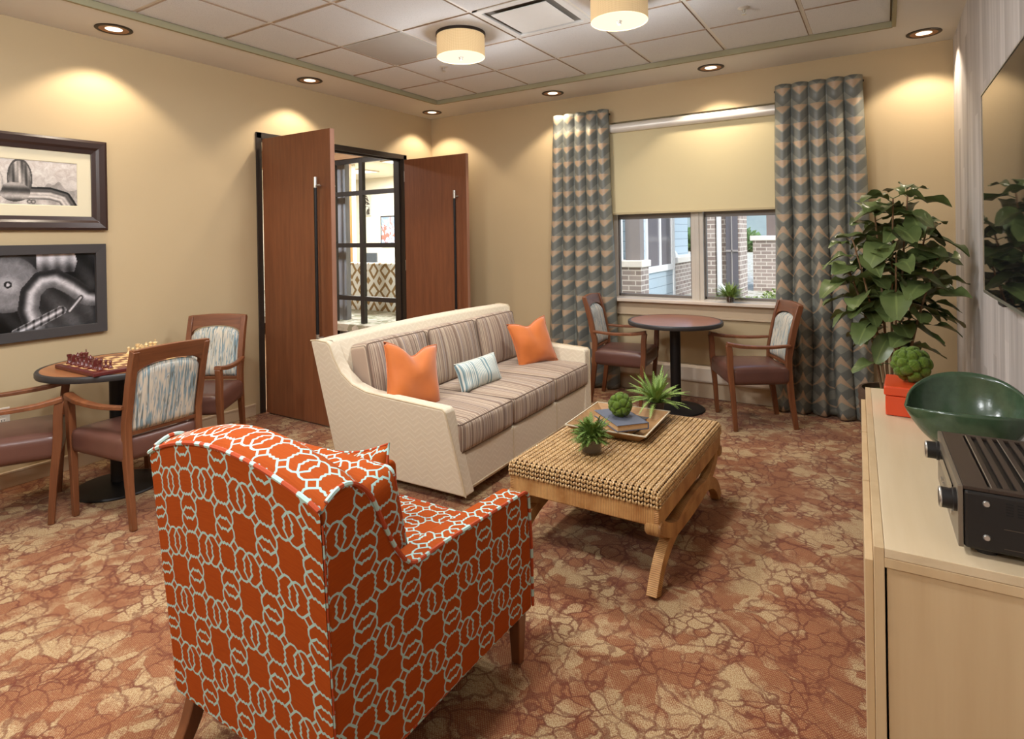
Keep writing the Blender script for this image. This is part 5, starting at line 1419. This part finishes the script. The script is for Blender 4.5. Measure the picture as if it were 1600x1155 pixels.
wf.bb(-.01, .031, a0, a1, b0, b0 + .10); wf.bb(-.01, .031, a0, a1, b1 - .07, b1); w_o = wf.ob('window', WTR, sh_, smooth=0)
m = M(); m.bb(-.01, .008, a0 + .07, a1 - .07, b0 + .1, b1 - .07); m.ob('pane', DGL, w_o, smooth=0)
dp = M(); dp.tube(smooth_path([(-.36, 2.25, 3.8), (-.36, 2.25, 1.55), (-.36, 2.30, 1.30), (-.20, 2.42, 1.12), (-.20, 2.44, .9), (-.20, 2.44, .3)], 5), .045, 8); dp.ob('downspout', WTR, sh_)
m = M(); m.bb(-1.2, -.12, 1.72, 4.2, .25, .95); m.ob('brick_base', BRK, sh_, smooth=0)
m = M(); m.bb(-1.2, -.08, 1.71, 4.2, .95, 1.06); m.ob('stone_cap', CAPS, sh_, smooth=0, bevel=.01)
pr = thing('porch_pier', 'brick porch pier with pale cap and grey column outside', 'pier', (-3.12, 8.45, 0))
m = M(); m.bb(-.5, .10, -.12, .22, .25, 1.02); m.ob('brick_base', BRK, pr, smooth=0)
m = M(); m.bb(-.54, .13, -.15, .25, 1.02, 1.12); m.ob('stone_cap', CAPS, pr, smooth=0, bevel=.01)
m = M(); m.bb(-.20, .03, .05, .22, 1.12, 4.2); m.ob('column', plain('taupe column paint', S(128, 122, 120), .6), pr, smooth=0)
m = M(); m.bb(-.30, -.20, -.2, -.05, 1.12, 4.2); m.ob('trim_board', WTR, pr, smooth=0)
bw = thing('brick_building', 'grey brown brick wing with dark glazing outside the window', 'building', (-2.0, 10.0, 0))
m = M(); m.bb(-.545, -.358, 0, .25, .25, 4.4); m.ob('pier', BRK, bw, smooth=0)
m = M(); m.bb(-.32, -.186, .12, .9, .25, 4.4); m.ob('pier', BRK, bw, smooth=0)
m = M(); m.bb(-.10, .022, .05, .66, .25, 4.4); m.ob('pier', BRK, bw, smooth=0)
m = M(); m.bb(-.186, -.0, .02, .05, .25, 4.4); m.ob('dark_glazing', DGL, bw, smooth=0)
m = M(); m.bb(-.10, -.085, .0, .02, .25, 4.4); m.bb(-.186, 0, .0, .02, 1.20, 1.23); m.ob('glazing_bar', plain('glazing bar', S(150, 146, 144), .4), bw, smooth=0)
dp = M(); dp.tube(smooth_path([(-.30, .05, 4.2), (-.30, .05, .80), (-.29, .03, .66), (-.19, -.02, .58)], 5), .042, 8); dp.ob('downspout', WTR, bw)
pw = thing('parapet', 'brick parapet with pale cap and dark panel outside', 'wall', (-1.2, 13.0, 0))
m = M(); m.bb(-1.10, 1.6, 0, 1.5, .25, 1.34); m.ob('brick_wall', BRK, pw, smooth=0)
m = M(); m.bb(-1.15, 1.6, -.05, 1.5, 1.34, 1.44); m.ob('stone_cap', CAPS, pw, smooth=0, bevel=.01)
m = M(); m.bb(-.88, 1.6, .3, 1.4, 1.44, 4.2); m.ob('dark_panel', DPNL, pw, smooth=0)
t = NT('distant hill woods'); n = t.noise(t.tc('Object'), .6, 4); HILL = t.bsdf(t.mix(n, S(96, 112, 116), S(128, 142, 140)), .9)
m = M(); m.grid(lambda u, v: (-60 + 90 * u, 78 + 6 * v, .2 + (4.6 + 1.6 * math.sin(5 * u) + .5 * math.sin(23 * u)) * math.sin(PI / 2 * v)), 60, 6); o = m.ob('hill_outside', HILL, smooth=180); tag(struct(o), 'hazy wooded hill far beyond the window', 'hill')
BUSH = m_leaf('shrub leaf', S(96, 118, 62), S(158, 172, 108), .6)
def shrub(name, label, loc, r, n, seed, mat=BUSH, lf=.05, group=None):
    rr = random.Random(seed); t = thing(name, label, 'shrub', loc, 0, group); m = M()
    for k in range(n):
        v = Vector((rr.gauss(0, 1), rr.gauss(0, 1), abs(rr.gauss(0, .9)))).normalized(); q = Vector((v.x * r, v.y * r, v.z * r * .9)) * rr.uniform(.45, 1.05) + Vector((0, 0, .02))
        d = (v + Vector((rr.uniform(-.8, .8), rr.uniform(-.8, .8), rr.uniform(-.3, .8)))).normalized() * lf; s = d.cross(Vector((rr.uniform(-1, 1), rr.uniform(-1, 1), 1))).normalized() * lf * .4
        m.add([q, q + d * .5 + s, q + d, q + d * .5 - s], [(0, 1, 2, 3)], [[(.5, 0), (0, .5), (.5, 1), (1, .5)]])
    m.ob('foliage', mat, t, smooth=0, fix=False)
    b = M()
    for k in range(5): a = k * 1.3; b.tube([(0, 0, -.02), (math.cos(a) * r * .5, math.sin(a) * r * .5, r * .6)], .012, 5)
    b.ob('stem', STEMM, t)
for i, (x, y, r, n, lab) in enumerate(((-1.66, 9.2, .25, 900, 'before the brick wing'), (-1.30, 9.75, .36, 1100, 'before the brick parapet'), (-.90, 8.9, .40, 1000, 'nearest the fig plant side of the window'), (-2.78, 11.3, .30, 500, 'by the downspout of the sided wing'), (-2.55, 9.6, .20, 300, 'at the foot of the brick pier'))):
    shrub('garden_shrub', 'loose green shrub outside ' + lab, (x, y, .29), r, n, 30 + i, group='shrubs outside the window')
TREE = m_leaf('far tree leaf', S(70, 108, 62), S(120, 150, 96), .7)
for i, (x, y, r) in enumerate(((-7.9, 40, 1.4), (-4.2, 41, 1.5), (-11.6, 42, 1.5))):
    shrub('distant_tree', 'rounded green tree far beyond the brick parapet', (x, y, .3), r, 900, 50 + i, TREE, .45, 'trees beyond the parapet')
